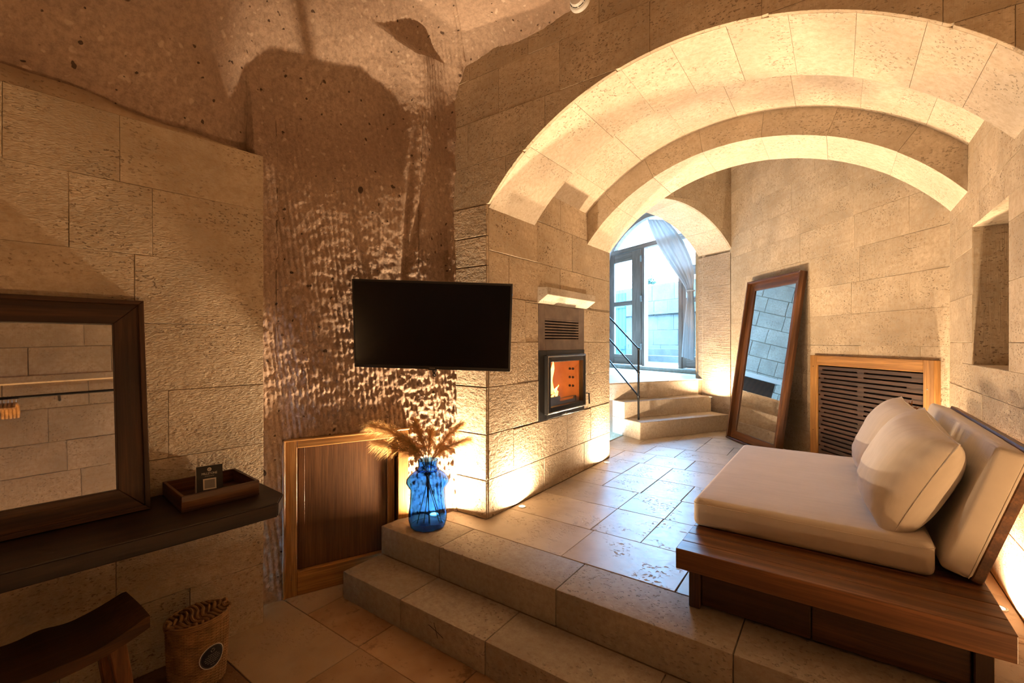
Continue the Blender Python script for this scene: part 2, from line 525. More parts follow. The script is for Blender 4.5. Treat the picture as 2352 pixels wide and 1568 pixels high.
M_vent = plain('grey_vent_panel', (0.17, 0.125, 0.10), 0.65, 0.2, nscale=9, nstr=0.08, var=0.25)
M_void = plain('dark_void', (0.004, 0.004, 0.004), 0.9, nscale=20, nstr=0.0, var=0.1)
M_plastic = plain('black_plastic', (0.010, 0.010, 0.011), 0.45, nscale=80, nstr=0.03)
M_screen = plain('tv_screen', (0.003, 0.003, 0.0035), 0.18, 0.0, 0.28, nscale=5, var=0.1)
M_white = plain('white_plastic', (0.72, 0.70, 0.66), 0.4, nscale=30, nstr=0.01, var=0.02)
M_paper = plain('white_print', (0.72, 0.66, 0.56), 0.7, nscale=60, var=0.03)
M_card = plain('black_card', (0.010, 0.010, 0.010), 0.5, nscale=60, var=0.1)
M_greyprint = plain('grey_print', (0.26, 0.24, 0.22), 0.7, nscale=60, var=0.03)
M_navy = plain('navy_sticker', (0.006, 0.012, 0.026), 0.4, nscale=60, var=0.1)
M_fire_brick = plain('firebrick', (0.55, 0.33, 0.17), 0.9, nscale=8, nstr=0.2, var=0.2)
M_grate = plain('grate_steel', (0.22, 0.22, 0.24), 0.5, 0.3, nscale=20, nstr=0.1)
M_lens = plain('lamp_lens', (0.9, 0.8, 0.6), 0.3, emit=(1.0, 0.72, 0.40), es=1.0, nscale=10, var=0.02)
M_mirror = plain('silvered_glass', (0.86, 0.86, 0.86), 0.015, 1.0, nscale=3, var=0.01)
M_rattan = plain('rattan', (0.30, 0.165, 0.07), 0.6, nscale=25, nstr=0.15, var=0.35)
M_teal = plain('weathered_teal_boards', (0.012, 0.040, 0.050), 0.8, nscale=12, nstr=0.1, var=0.25)
M_leaf = plain('green_leaves', (0.010, 0.034, 0.020), 0.6, nscale=15, var=0.4)
M_outstone = stone('courtyard_stone', (0.085, 0.081, 0.074), dark=0.7, pits=0.4, chis=0.2, bstr=0.6)
M_pink = plain('pink_petals', (0.35, 0.08, 0.16), 0.7, nscale=20, var=0.3)

def fabric(name, c, scale=500):
    m, t, bs = nt(name)
    v = coords(t)
    w1 = nd(t, 'ShaderNodeTexWave', wave_type='BANDS', bands_direction='X'); w1.inputs['Scale'].default_value = scale * 0.3; w1.inputs['Distortion'].default_value = 1.0
    w2 = nd(t, 'ShaderNodeTexWave', wave_type='BANDS', bands_direction='Y'); w2.inputs['Scale'].default_value = scale * 0.3; w2.inputs['Distortion'].default_value = 1.0
    t.links.new(v, w1.inputs['Vector']); t.links.new(v, w2.inputs['Vector'])
    vv = coords(t, (3, 30, 3)); n1 = noise(t, vv, 2.0, 5, 0.6)
    n2 = noise(t, v, 4.0, 4, 0.6)
    f = math_n(t, 'ADD', math_n(t, 'MULTIPLY', n1, 0.5), math_n(t, 'MULTIPLY', n2, 0.5))
    t.links.new(ramp(t, f, [(0.3, tuple(k * 0.88 for k in c)), (0.7, tuple(k * 1.06 for k in c))]), bs.inputs['Base Color'])
    bs.inputs['Roughness'].default_value = 0.92
    bs.inputs['Specular IOR Level'].default_value = 0.15
    bs.inputs['Sheen Weight'].default_value = 0.15
    bump(t, bs, math_n(t, 'ADD', w1.outputs['Fac'], w2.outputs['Fac']), 0.12, 0.001)
    return m
M_fabric = fabric('beige_linen', (0.66, 0.585, 0.51))

def glass_mat(name, tint, ior=1.45, gloss_mix=None):
    m = bpy.data.materials.new(name); m.use_nodes = True
    t = m.node_tree; t.nodes.clear()
    out = nd(t, 'ShaderNodeOutputMaterial')
    tr = nd(t, 'ShaderNodeBsdfTransparent'); tr.inputs[0].default_value = (*tint, 1)
    gl = nd(t, 'ShaderNodeBsdfGlossy'); gl.inputs['Roughness'].default_value = 0.03
    lw = nd(t, 'ShaderNodeLayerWeight'); lw.inputs[0].default_value = 0.5
    fr = math_n(t, 'MULTIPLY_ADD', math_n(t, 'POWER', lw.outputs['Facing'], 4.0), 0.8); fr.node.inputs[2].default_value = 0.025
    mx = nd(t, 'ShaderNodeMixShader')
    t.links.new(fr, mx.inputs[0]); t.links.new(tr.outputs[0], mx.inputs[1]); t.links.new(gl.outputs[0], mx.inputs[2])
    t.links.new(mx.outputs[0], out.inputs[0])
    return m
M_pane = glass_mat('window_glass', (0.93, 0.98, 1.0))
M_stoveglass = glass_mat('stove_glass', (0.90, 0.86, 0.80))

def vase_mat():
    m = bpy.data.materials.new('blue_glass'); m.use_nodes = True
    t = m.node_tree; t.nodes.clear()
    out = nd(t, 'ShaderNodeOutputMaterial')
    v = coords(t); n = noise(t, v, 14, 3, 0.6)
    rf = nd(t, 'ShaderNodeBsdfRefraction'); rf.inputs['Roughness'].default_value = 0.02; rf.inputs['IOR'].default_value = 1.35
    t.links.new(ramp(t, n, [(0.3, (0.27, 0.54, 0.93)), (0.7, (0.40, 0.66, 0.97))]), rf.inputs[0])
    gl = nd(t, 'ShaderNodeBsdfGlossy'); gl.inputs['Roughness'].default_value = 0.05
    lw = nd(t, 'ShaderNodeLayerWeight'); lw.inputs[0].default_value = 0.5
    fr = math_n(t, 'MULTIPLY_ADD', math_n(t, 'POWER', lw.outputs['Facing'], 4.0), 0.6); fr.node.inputs[2].default_value = 0.03
    mx = nd(t, 'ShaderNodeMixShader')
    bp = nd(t, 'ShaderNodeBump'); bp.inputs['Strength'].default_value = 0.3; bp.inputs['Distance'].default_value = 0.003
    t.links.new(n, bp.inputs['Height']); t.links.new(bp.outputs[0], gl.inputs['Normal']); t.links.new(bp.outputs[0], rf.inputs['Normal'])
    t.links.new(fr, mx.inputs[0]); t.links.new(rf.outputs[0], mx.inputs[1]); t.links.new(gl.outputs[0], mx.inputs[2])
    t.links.new(mx.outputs[0], out.inputs[0])
    return m
M_vase = vase_mat()

def thin_cloth(name, c, trans):
    m = bpy.data.materials.new(name); m.use_nodes = True
    t = m.node_tree; t.nodes.clear()
    out = nd(t, 'ShaderNodeOutputMaterial')
    v = coords(t); n = noise(t, v, 8, 4)
    col = ramp(t, n, [(0.3, tuple(k * 0.93 for k in c)), (0.7, c)])
    d = nd(t, 'ShaderNodeBsdfDiffuse'); tl = nd(t, 'ShaderNodeBsdfTranslucent')
    t.links.new(col, d.inputs[0]); t.links.new(col, tl.inputs[0])
    mx = nd(t, 'ShaderNodeMixShader'); mx.inputs[0].default_value = trans
    t.links.new(d.outputs[0], mx.inputs[1]); t.links.new(tl.outputs[0], mx.inputs[2]); t.links.new(mx.outputs[0], out.inputs[0])
    return m
M_curtain = thin_cloth('curtain_cloth', (0.62, 0.56, 0.53), 0.10)
M_pampas = thin_cloth('pampas_plume', (0.74, 0.49, 0.21), 0.5)
M_stem = plain('dry_stem', (0.42, 0.27, 0.11), 0.7, nscale=30, var=0.2)

def flame_mat():
    m = bpy.data.materials.new('flame'); m.use_nodes = True
    t = m.node_tree; t.nodes.clear()
    out = nd(t, 'ShaderNodeOutputMaterial')
    e = nd(t, 'ShaderNodeEmission'); e.inputs['Strength'].default_value = 3.0
    v = coords(t, (1, 1, 0.5)); n = noise(t, v, 14, 3)
    t.links.new(ramp(t, n, [(0.3, (1.0, 0.22, 0.02)), (0.55, (1.0, 0.50, 0.10)), (0.75, (1.0, 0.8, 0.4))]), e.inputs[0])
    tr = nd(t, 'ShaderNodeBsdfTransparent')
    mx = nd(t, 'ShaderNodeMixShader')
    lw = nd(t, 'ShaderNodeLayerWeight'); lw.inputs[0].default_value = 0.35
    t.links.new(ramp(t, lw.outputs['Facing'], [(0.2, (1, 1, 1)), (0.85, (0, 0, 0))]), mx.inputs[0])
    t.links.new(tr.outputs[0], mx.inputs[1]); t.links.new(e.outputs[0], mx.inputs[2]); t.links.new(mx.outputs[0], out.inputs[0])
    return m
M_flame = flame_mat()

# ================================================================== STRUCTURE
Z2 = 0.322          # raised platform
Z1 = 0.152          # lower step
XL, XR = -1.815, 0.61
CX = -0.60
R1, ZC1 = 1.52, 2.915 - 1.52
R2, ZC2 = 1.69, 3.10 - 1.69
YA, YB, YC, YD = 2.255, 2.82, 3.68, 4.17
def arch1(x):
    if x <= XL or x >= XR: return -10.0
    return ZC1 + math.sqrt(R1 * R1 - (x - CX) ** 2)

# ---- lower floor
fl = box('floor', -2.75, 1.75, -2.7, 1.85, -0.14, -0.012, M_grout, bev=0)
tag(fl, kind='structure')
FR_FLOOR = frame((0, 0, 0), (1, 0, 0), (0, 1, 0), (0, 0, 1))
def tiles(parent, us, mat_fn, z0, z1, fr=FR_FLOOR, gap=0.0018, seed=1):
    rng = random.Random(seed)
    for (a, b, c, d) in us:
        j = lambda: rng.uniform(-0.0015, 0.0015)
        g = gap
        poly = [(a + g + j(), c + g + j()), (b - g + j(), c + g + j()), (b - g + j(), d - g + j()), (a + g + j(), d - g + j())]
        prism('tile', poly, z0, z1 + rng.uniform(-0.0008, 0.0008), fr, mat_fn(a, b, c, d, rng), parent, 0.002)
low = [(-2.62, -1.845, 0.93, 1.335), (-2.62, -2.30, 1.335, 1.85), (-2.30, -1.86, 1.335, 1.60), (-1.86, -1.30, 1.335, 1.60),
       (-1.845, -1.42, 0.93, 1.335), (-1.42, -0.85, 0.93, 1.335), (-1.30, -0.72, 1.335, 1.60), (-0.72, -0.1, 1.335, 1.60),
       (-0.1, 0.6, 1.335, 1.60), (0.6, 1.38, 1.335, 1.60), (-0.85, -0.3, 0.93, 1.335), (-0.3, 0.4, 0.93, 1.335), (0.4, 1.38, 0.93, 1.335)]
darkt = [(-2.62, -2.02, 0.5, 0.93), (-2.02, -1.5, 0.5, 0.93), (-1.5, -0.95, 0.5, 0.93), (-2.62, -2.2, 0.05, 0.5), (-2.2, -1.6, 0.05, 0.5)]
rest = []
y = 0.5
rng = random.Random(4)
rows = [(0.05, 0.5), (0.5, 0.93)]
for (c, d) in rows:
    x = -0.95 if c > 0.3 else -1.6
    while x < 1.36:
        x2 = min(1.38, x + rng.uniform(0.42, 0.66)); x2 = 1.38 if 1.38 - x2 < 0.2 else x2
        rest.append((x, x2, c, d)); x = x2
for c, d in ((-0.4, 0.05), (-0.8, -0.4), (-1.25, -0.8), (-1.65, -1.25), (-2.1, -1.65), (-2.5, -2.1)):
    x = -2.62
    while x < 1.36:
        x2 = min(1.38, x + rng.uniform(0.5, 0.8)); x2 = 1.38 if 1.38 - x2 < 0.2 else x2
        rest.append((x, x2, c, d)); x = x2
tiles(fl, low, lambda a, b, c, d, r: M_tile_pale if a < -2.5 else M_tile_low, -0.012, 0.0, seed=2)
tiles(fl, darkt, lambda a, b, c, d, r: M_tile_dark, -0.012, 0.0, seed=3)
tiles(fl, rest, lambda a, b, c, d, r: M_tile_low, -0.012, 0.0, seed=5)

# ---- raised floor (platform) with its travertine tiles
pf = box('floor', -2.15, 1.6, 2.10, 6.6, -0.1, Z2 - 0.014, M_grout, bev=0)
tag(pf, kind='structure')
pt = []
ys = [2.105, 2.505, 2.925, 3.325, 3.725, 4.15, 4.53, 4.93, 5.32, 5.72, 6.12, 6.55]
xs = [-1.815, -1.5, -1.2, -0.9, -0.6, -0.3, 0.0, 0.3, 0.61]
pattern = {0: [-2.10, -1.19, -0.60, 0.0, 0.61], 1: [-1.815, -1.215, -0.905, -0.3, 0.0, 0.61], 2: [-1.815, -1.215, -0.9, -0.6, 0.0, 0.61],
           3: [-1.815, -1.51, -1.2, -0.91, -0.3, 0.3, 0.61], 4: [-1.815, -1.51, -1.2, -0.6, -0.3, 0.3, 0.61], 5: [-2.1, -1.8, -1.47, -1.1, -0.8, -0.2, 0.1, 0.7],
           6: [-2.1, -1.6, -1.3, -0.7, -0.4, 0.2], 7: [-2.1, -1.8, -1.2, -0.9, -0.3, 0.0], 8: [-2.1, -1.5, -1.2, -0.6, -0.3], 9: [-2.1, -1.8, -1.5, -0.9, -0.5], 10: [-1.6, -1.2, -0.9]}
for i in range(len(ys) - 1):
    p = pattern[i]
    for a, b in zip(p, p[1:]):
        pt.append((a, b, ys[i], ys[i + 1]))
tiles(pf, pt, lambda a, b, c, d, r: M_tile, Z2 - 0.014, Z2, seed=7)

# ---- front steps
steps = empty('stone_steps', (-0.9, 1.8, 0), 'two long pale limestone steps up to the raised floor under the arch', 'steps')
def step_stone(a, b, y0, y1, z0, z1, seed):
    rng = random.Random(seed)
    bm = bmesh.new(); box_into(bm, a + 0.0012, b - 0.0012, y0, y1, z0, z1, None, 0.006, 2)
    return bm_obj('step_stone', bm, M_step, steps, True)
for k, (a, b) in enumerate(zip([-2.286, -1.79, -1.05, -0.31, 0.43], [-1.79, -1.05, -0.31, 0.43, 1.36])):
    step_stone(a, b, 1.806, 2.103, Z1, Z2, k)
for k, (a, b) in enumerate(zip([-2.286, -1.80, -1.25, -0.55, 0.2, 0.8], [-1.80, -1.25, -0.55, 0.2, 0.8, 1.36])):
    step_stone(a, b, 1.54, 1.806, 0.0, Z1, 20 + k)
box('step_core', -2.28, 1.36, 1.80, 2.15, 0.0, Z1 - 0.002, M_grout, steps, bev=0)
# mason's cross scratched into the lower riser
bm = bmesh.new()
for (x0, z0, x1, z1) in ((-1.595, 0.098, -1.500, 0.070), (-1.560, 0.120, -1.535, 0.055)):
    tube_into(bm, [(x0, 1.5398, z0), ((x0 + x1) / 2, 1.5396, (z0 + z1) / 2 + 0.002), (x1, 1.5398, z1)], 0.0012, 5)
sc = bm_obj('scratched_cross', bm, M_void, steps)

# ---- left ashlar wall
LD = Vector((0.0911, 0.9958, 0)).normalized(); LN = Vector((LD.y, -LD.x, 0))
L0 = Vector((-2.417, 1.164, 0))
FR_L = frame(L0 - LN * 0.02, LD, (0, 0, 1), LN)
wl_v = [FR_L(u, v, w) for u, v, w in ((-3.75, -0.1, -0.10), (0, -0.1, -0.10), (0, 2.42, -0.10), (-3.75, 2.42, -0.10), (-3.75, -0.1, -0.001), (0, -0.1, -0.001), (0, 2.42, -0.001), (-3.75, 2.42, -0.001))]
QF = [(0, 1, 2, 3), (7, 6, 5, 4), (0, 4, 5, 1), (1, 5, 6, 2), (2, 6, 7, 3), (3, 7, 4, 0)]
wl = tag(mesh_obj('wall_left', wl_v, QF, M_mortar), kind='structure')
lrows = [0.0, 0.31, 0.62, 0.93, 1.235, 1.535, 1.83, 2.13, 2.412]
ljoint = {0: [-2.9, -2.2, -1.5, -0.75, -0.32], 1: [-3.1, -2.4, -1.7, -1.05, -0.58], 2: [-2.8, -2.1, -1.35, -0.7], 3: [-3.0, -2.3, -1.6, -0.95, -0.40],
          4: [-2.7, -2.0, -1.25, -0.62], 5: [-2.9, -2.2, -1.55, -1.0, -0.52], 6: [-2.8, -2.0, -1.35, -0.724, -0.459], 7: [-2.6, -1.8, -1.15, -0.90, -0.569]}
courses(wl, FR_L, lrows, -3.72, 0.0, M_ashlar_dress, 11, joints=ljoint, gap=0.0007, ch=0.0012, proud=0.0008)
# smooth plastered fillet between the wall top and the rock
def fillet():
    V, F = [], []
    n = 60
    for i in range(n + 1):
        u = -3.72 + 3.60 * i / n
        h = 0.115 * min(1, (1 - i / n) * 3.2 + 0.02) + 0.02 * math.sin(i * 0.9) * 0.4
        for (v, w) in ((2.405, 0.012), (2.42, 0.014), (2.42 + h * 0.5, 0.005), (2.42 + h, -0.02), (2.42 + h, -0.16), (2.405, -0.16)):
            V.append(FR_L(u, v, w))
    for i in range(n):
        for k in range(6):
            F.append((i * 6 + k, i * 6 + (k + 1) % 6, (i + 1) * 6 + (k + 1) % 6, (i + 1) * 6 + k))
    F.append(list(range(6))); F.append(list(range(n * 6, n * 6 + 6))[::-1])
    bm = bmesh.new(); vs = [bm.verts.new(v) for v in V]
    for f in F: bm.faces.new([vs[i] for i in f])
    o = bm_obj('trim_1', bm, M_plaster, None, True)
    tag(o, kind='structure')
fillet()

# ---- hewn rock wall and ceiling: one swept surface, cut by chisel strokes
def rock():
    # plan path with base height, height where the curve starts, horizontal reach and rise of the curve
    key = [(-2.62, -2.75, 2.15, 2.48, 1.05, 0.86), (-2.585, 0.2, 2.15, 2.50, 1.0, 0.82), (-2.555, 1.05, 2.15, 2.52, 0.95, 0.80), (-2.60, 1.17, -0.02, 2.55, 0.9, 0.78),
           (-2.575, 1.30, -0.02, 2.6, 0.85, 0.74), (-2.395, 1.72, -0.02, 2.68, 0.72, 0.66), (-2.252, 2.06, -0.02, 2.78, 0.55, 0.56), (-2.15, 2.22, -0.02, 2.95, 0.40, 0.40),
           (-2.055, 2.275, -0.02, 3.08, 0.26, 0.26), (-2.02, 2.285, 3.19, 3.22, 0.25, 0.14), (-1.5, 2.285, 3.20, 3.23, 0.25, 0.14), (0.0, 2.285, 3.22, 3.25, 0.25, 0.13), (1.45, 2.285, 3.22, 3.25, 0.3, 0.15),
           (1.45, -2.75, 3.0, 3.05, 0.5, 0.35), (-2.62, -2.75, 2.15, 2.48, 1.05, 0.86)]
    dens = [40, 80, 10, 22, 96, 80, 44, 20, 14, 50, 80, 50, 40, 30]
    cols = []
    for (a, b, n) in zip(key, key[1:], dens):
        for i in range(n):
            f = i / n
            cols.append([a[k] + (b[k] - a[k]) * f for k in range(6)])
    cols.append(list(key[-1]))
    K = np.array(cols)
    # soften the plan corners
    NW, ND, NC = 430, 130, 24
    tw = np.linspace(0, 1, NW, endpoint=False)
    td = np.linspace(0, 1, ND, endpoint=False)
    tc = np.linspace(0, 1, NC)
    cx, cy = -0.5, 0.1
    dx, dy = cx - K[:, 0], cy - K[:, 1]
    # inward direction: towards the middle of the room
    L = np.hypot(dx, dy) + 1e-9
    nx, ny = dx / L, dy / L
    X, Y, Zz = [], [], []
    for t in tw:
        X.append(K[:, 0]); Y.append(K[:, 1]); Zz.append(K[:, 2] + (K[:, 3] - K[:, 2]) * t)
    for t in td:
        th = t * PI / 2
        off = K[:, 4] * (1 - math.cos(th))
        X.append(K[:, 0] + nx * off); Y.append(K[:, 1] + ny * off); Zz.append(K[:, 3] + K[:, 5] * math.sin(th))
    X0, Y0, Z0 = K[:, 0] + nx * K[:, 4], K[:, 1] + ny * K[:, 4], K[:, 3] + K[:, 5]
    for t in tc:
        X.append(X0 + (cx - X0) * t); Y.append(Y0 + (cy - Y0) * t); Zz.append(Z0 + (3.42 - Z0) * t)
    X, Y, Zz = np.array(X), np.array(Y), np.array(Zz)
    # normals
    dXs, dYs, dZs = np.gradient(X, axis=1), np.gradient(Y, axis=1), np.gradient(Zz, axis=1)
    dXt, dYt, dZt = np.gradient(X, axis=0), np.gradient(Y, axis=0), np.gradient(Zz, axis=0)
    Nx, Ny, Nz = dYs * dZt - dZs * dYt, dZs * dXt - dXs * dZt, dXs * dYt - dYs * dXt
    L = np.sqrt(Nx ** 2 + Ny ** 2 + Nz ** 2) + 1e-12
    Nx, Ny, Nz = Nx / L, Ny / L, Nz / L
    s = np.sign(Nx * (cx - X) + Ny * (cy - Y) + Nz * (1.6 - Zz)); s[s == 0] = 1
    Nx, Ny, Nz = Nx * s, Ny * s, Nz * s
    arc = np.concatenate([[0], np.cumsum(np.hypot(np.diff(K[:, 0]), np.diff(K[:, 1])))])
    A = np.broadcast_to(arc, X.shape)
    calm = 0.22 + 0.78 * np.clip((Zz - 2.1) / 0.6, 0, 1)
    big = calm * (0.032 * fbm(X * 1.4, Y * 1.4, Zz * 1.4, 3, 2) + 0.012 * fbm(X * 4, Y * 4, Zz * 4, 9, 2))
    # tool marks: close-set, nearly upright strokes, broken along their length
    vert = Zz - 0.25 * A
    ph = (A + 0.12 * Zz) / 0.029 + 0.7 * fbm(X * 3, Y * 3, Zz * 2.0, 21, 2)
    stroke = np.abs(np.sin(ph * PI)) ** 0.8
    brk = 0.45 + 0.55 * vnoise(A * 40, Zz * 30, A * 0, 31)
    chis = 0.0075 * stroke * np.clip(0.35 + brk, 0, 1.2)
    rough = 0.0050 * fbm(X * 34, Y * 34, Zz * 34, 41, 2)
    # strong pecked texture low on the wall near the pier, calmer above and on the ceiling
    amp = 0.55 + 0.45 * np.clip((2.3 - Zz) / 1.0, 0, 1)
    sA = arc[np.argmin(np.abs(K[:, 1] - 1.17) + np.abs(K[:, 0] + 2.60))]   # start of the open rock wall
    rel = (A - sA)
    # a fluted buttress beside the pier, and two shallow grooves in it
    z_ = np.clip(Zz, 0, 3.3)
    on = (Zz < 3.25) & (rel > 0.0) & (rel < 1.45)
    c1 = 0.98 + 0.05 * np.sin(z_ * 1.5)
    butt = 0.135 * np.exp(-((rel - c1) / 0.13) ** 2) * np.clip((z_ - 0.7) / 2.1, 0, 1)
    g1 = -0.030 * np.exp(-((rel - (0.86 + 0.05 * (z_ - 2.0))) / 0.022) ** 2) * np.exp(-((z_ - 2.25) / 0.42) ** 2)
    g2 = -0.028 * np.exp(-((rel - (0.88 + 0.22 * (z_ - 1.95))) / 0.022) ** 2) * np.exp(-((z_ - 2.2) / 0.26) ** 2)
    leanin = 0.11 * np.clip((z_ - 0.95) / 1.4, 0, 1) * np.clip((0.95 - rel) / 0.25, 0, 1) * np.clip((2.9 - z_) / 0.5, 0, 1)
    feat = np.where(on, butt + g1 + g2 + leanin, 0)
    # pocket behind the hatch
    hx = (X + 2.533) * 0.394 + (Y - 1.339) * 0.919
    pocket = (hx > 0.03) & (hx < 0.68) & (Zz < 0.86) & on
    D = big + (chis + rough) * amp + feat
    D = np.where(pocket, -0.13, D)
    # stay outside the walls that cover the rock
    X2, Y2, Z3 = X + Nx * D, Y + Ny * D, Zz + Nz * D
    band = (K[:, 1] >= 2.28) & (K[:, 2] > 1.0)
    # keep the flat back of the arch-wall portion inside the wall
    Y2 = np.where((Zz < 3.3) & (Y > 2.27) & (K[:, 2][None, :] > 1), np.maximum(Y2, 2.262), Y2)
    nrow, ncol = X.shape
    P = np.stack([X2, Y2, Z3], -1).reshape(-1, 3)
    idx = np.arange(nrow * ncol).reshape(nrow, ncol)
    def part(name, r0, r1):
        sub = idx[r0:r1]
        pts = P[sub.reshape(-1)]
        m, n = sub.shape
        ii = np.arange(m * n).reshape(m, n)
        q = np.stack([ii[:-1, :-1], ii[:-1, 1:], ii[1:, 1:], ii[1:, :-1]], -1).reshape(-1, 4)
        me = bpy.data.meshes.new(name)
        me.vertices.add(len(pts)); me.vertices.foreach_set('co', pts.astype(np.float32).ravel())
        me.loops.add(q.size); me.loops.foreach_set('vertex_index', q.astype(np.int32).ravel())
        me.polygons.add(len(q)); me.polygons.foreach_set('loop_start', (np.arange(len(q)) * 4).astype(np.int32))
        me.update(calc_edges=True); me.validate()
        me.polygons.foreach_set('use_smooth', np.ones(len(me.polygons), bool))
        me.materials.append(M_rock)
        o = link(bpy.data.objects.new(name, me))
        tag(o, kind='structure')
    part('wall_rock', 0, NW + 1)
    part('ceiling', NW, nrow)
rock()

# ---- arch wall (faces the camera), with the pier front and the spandrels
wa = box('wall_arch', -2.35, XL - 0.02, YA + 0.02, YA + 0.16, 0.0, 3.6, M_mortar, bev=0)
tag(wa, kind='structure')
FR_A = frame((0, YA + 0.02, 0), (1, 0, 0), (0, 0, 1), (0, -1, 0))
arows_low = [Z2, 0.57, 0.86, 1.163, 1.46, 1.75, 1.94, 2.13, 2.33]
courses(wa, FR_A, arows_low, -2.20, XL, M_pier, 31, lens=(0.4, 0.6), ch=0.004, gap=0.002, joints={k: [] for k in range(8)})
courses(wa, FR_A, arows_low, XR, 1.5, M_ashlar, 32, lens=(0.4, 0.7))
courses(wa, FR_A, [2.33, 2.60, 2.88, 3.16, 3.5], -2.20, 1.5, M_ashlar, 33, lens=(0.42, 0.62), zb=arch1)
# backing of the spandrels
V, F = [], []
N = 48
for i in range(N + 1):
    x = -2.35 + 3.9 * i / N
    zb_ = max(arch1(x), 2.3) + 0.02
    for (y_, z_) in ((YA + 0.021, zb_), (YA + 0.021, 3.6), (YA + 0.10, 3.6), (YA + 0.10, zb_)):
        V.append((x, y_, z_))
for i in range(N):
    for k in range(4): F.append((i * 4 + k, i * 4 + (k + 1) % 4, (i + 1) * 4 + (k + 1) % 4, (i + 1) * 4 + k))
F += [(0, 1, 2, 3), tuple(range(N * 4, N * 4 + 4))[::-1]]
bm = bmesh.new(); vs = [bm.verts.new(v) for v in V]
for f in F: bm.faces.new([vs[i] for i in f])
bm_obj('backing', bm, M_mortar, wa)
box('backing', XR + 0.02, 1.6, YA + 0.02, YA + 0.16, 0.0, 3.6, M_mortar, wa, bev=0)

# ---- pier side (fireplace wall)
PIER_HOLE = (2.872, 3.617, 0.853, 1.737)
wp = tag(box('wall_fireplace', XL - 0.75, XL - 0.52, YA + 0.15, YD - 0.02, 0.0, 3.6, M_mortar, bev=0), kind='structure')
for (a, b, c, d) in sub_rect([(YA + 0.12, YD - 0.02, 0.0, 3.3)], (PIER_HOLE[0] - 0.0, PIER_HOLE[1], PIER_HOLE[2], PIER_HOLE[3])):
    box('backing', XL - 0.55, XL - 0.021, a, b, c, d, M_mortar, wp, bev=0)
FR_P = frame((XL - 0.02, 0, 0), (0, 1, 0), (0, 0, 1), (1, 0, 0))
prow = [Z2, 0.57, 0.86, 1.163, 1.45, 1.75, 2.04, 2.35, 2.70]
courses(wp, FR_P, prow, YA + 0.021, YD, M_pier, 41, lens=(0.5, 0.85), holes=[PIER_HOLE], ch=0.003, gap=0.0012, proud=0.002,
        joints={0: [2.95, 3.62], 1: [2.55, 3.31, 3.75], 2: [2.85, 3.5], 3: [2.6, 3.7], 4: [2.7], 5: [2.5, 3.2, 3.8], 6: [2.86, 3.4], 7: [2.5, 3.2]})
FR_PB = frame((0, YD - 0.02, 0), (-1, 0, 0), (0, 0, 1), (0, 1, 0))
courses(wp, FR_PB, prow[:-1], -XL + 0.0, 2.6, M_ashlar, 42, lens=(0.5, 0.8))

# ---- right wall with the niche
NI = (2.90, 3.575, 1.325, 2.095)
wr = tag(box('wall_right', XR + 0.56, XR + 0.70, YA + 0.1, YD + 0.6, -0.1, 3.6, M_mortar, bev=0), kind='structure')
for (a, b, c, d) in sub_rect([(YA + 0.12, YD + 0.6, -0.1, 3.3)], NI):
    box('backing', XR + 0.021, XR + 0.57, a, b, c, d, M_mortar, wr, bev=0)
FR_R = frame((XR + 0.02, 0, 0), (0, 1, 0), (0, 0, 1), (-1, 0, 0))
rrow = [Z2, 0.61, 0.90, 1.18, 1.45, 1.72, 1.98, 2.25, 2.50, 2.70]
courses(wr, FR_R, rrow, YA + 0.021, 4.215, M_ashlar, 51, lens=(0.45, 0.8), holes=[NI], ch=0.0018)
# niche lining: each face a slab
nb = [('niche_back', (XR + 0.40, XR + 0.42, NI[0], NI[1], NI[2], NI[3])), ('niche_sill', (XR + 0.003, XR + 0.40, NI[0], NI[1], NI[2] - 0.012, NI[2] + 0.001)),
      ('niche_lintel', (XR + 0.003, XR + 0.40, NI[0], NI[1], NI[3] - 0.001, NI[3] + 0.012)), ('niche_reveal', (XR + 0.003, XR + 0.40, NI[1] - 0.001, NI[1] + 0.012, NI[2], NI[3])),
      ('niche_reveal', (XR + 0.003, XR + 0.40, NI[0] - 0.012, NI[0] + 0.001, NI[2], NI[3]))]
for nm, (a, b, c, d, e, f) in nb:
    box(nm, a, b, c, d, e, f, M_ashlar, wr, bev=0.002)

# ---- vault: front ring, higher middle vault, rear rib
vt = tag(box('ceiling_vault', -2.4, 1.3, 2.3, 4.12, 3.32, 3.55, M_mortar, bev=0), kind='structure')
def xang(xs, R): return [math.asin((x - CX) / R) for x in xs]
a1 = [-math.radians(57)] + xang([-1.50, -1.20, -0.925, -0.675, -0.42, -0.175, 0.06, 0.27, 0.45], R1) + [math.radians(57)]
voussoirs(vt, CX, ZC1, R1, 0.24, YA + 0.021, YB, a1, M_vault, 61)
a2 = [-math.radians(50) + math.radians(100) * k / 8 for k in range(9)]
voussoirs(vt, CX, ZC2, R2, 0.20, YB, YC, a2, M_vault, 62)
a3 = [-math.radians(57), -0.66, -0.42, -0.16, 0.10, 0.36, 0.63, math.radians(57)]
voussoirs(vt, CX, ZC1, R1 + 0.005, 0.32, YC, YD, a3, M_vault, 63)

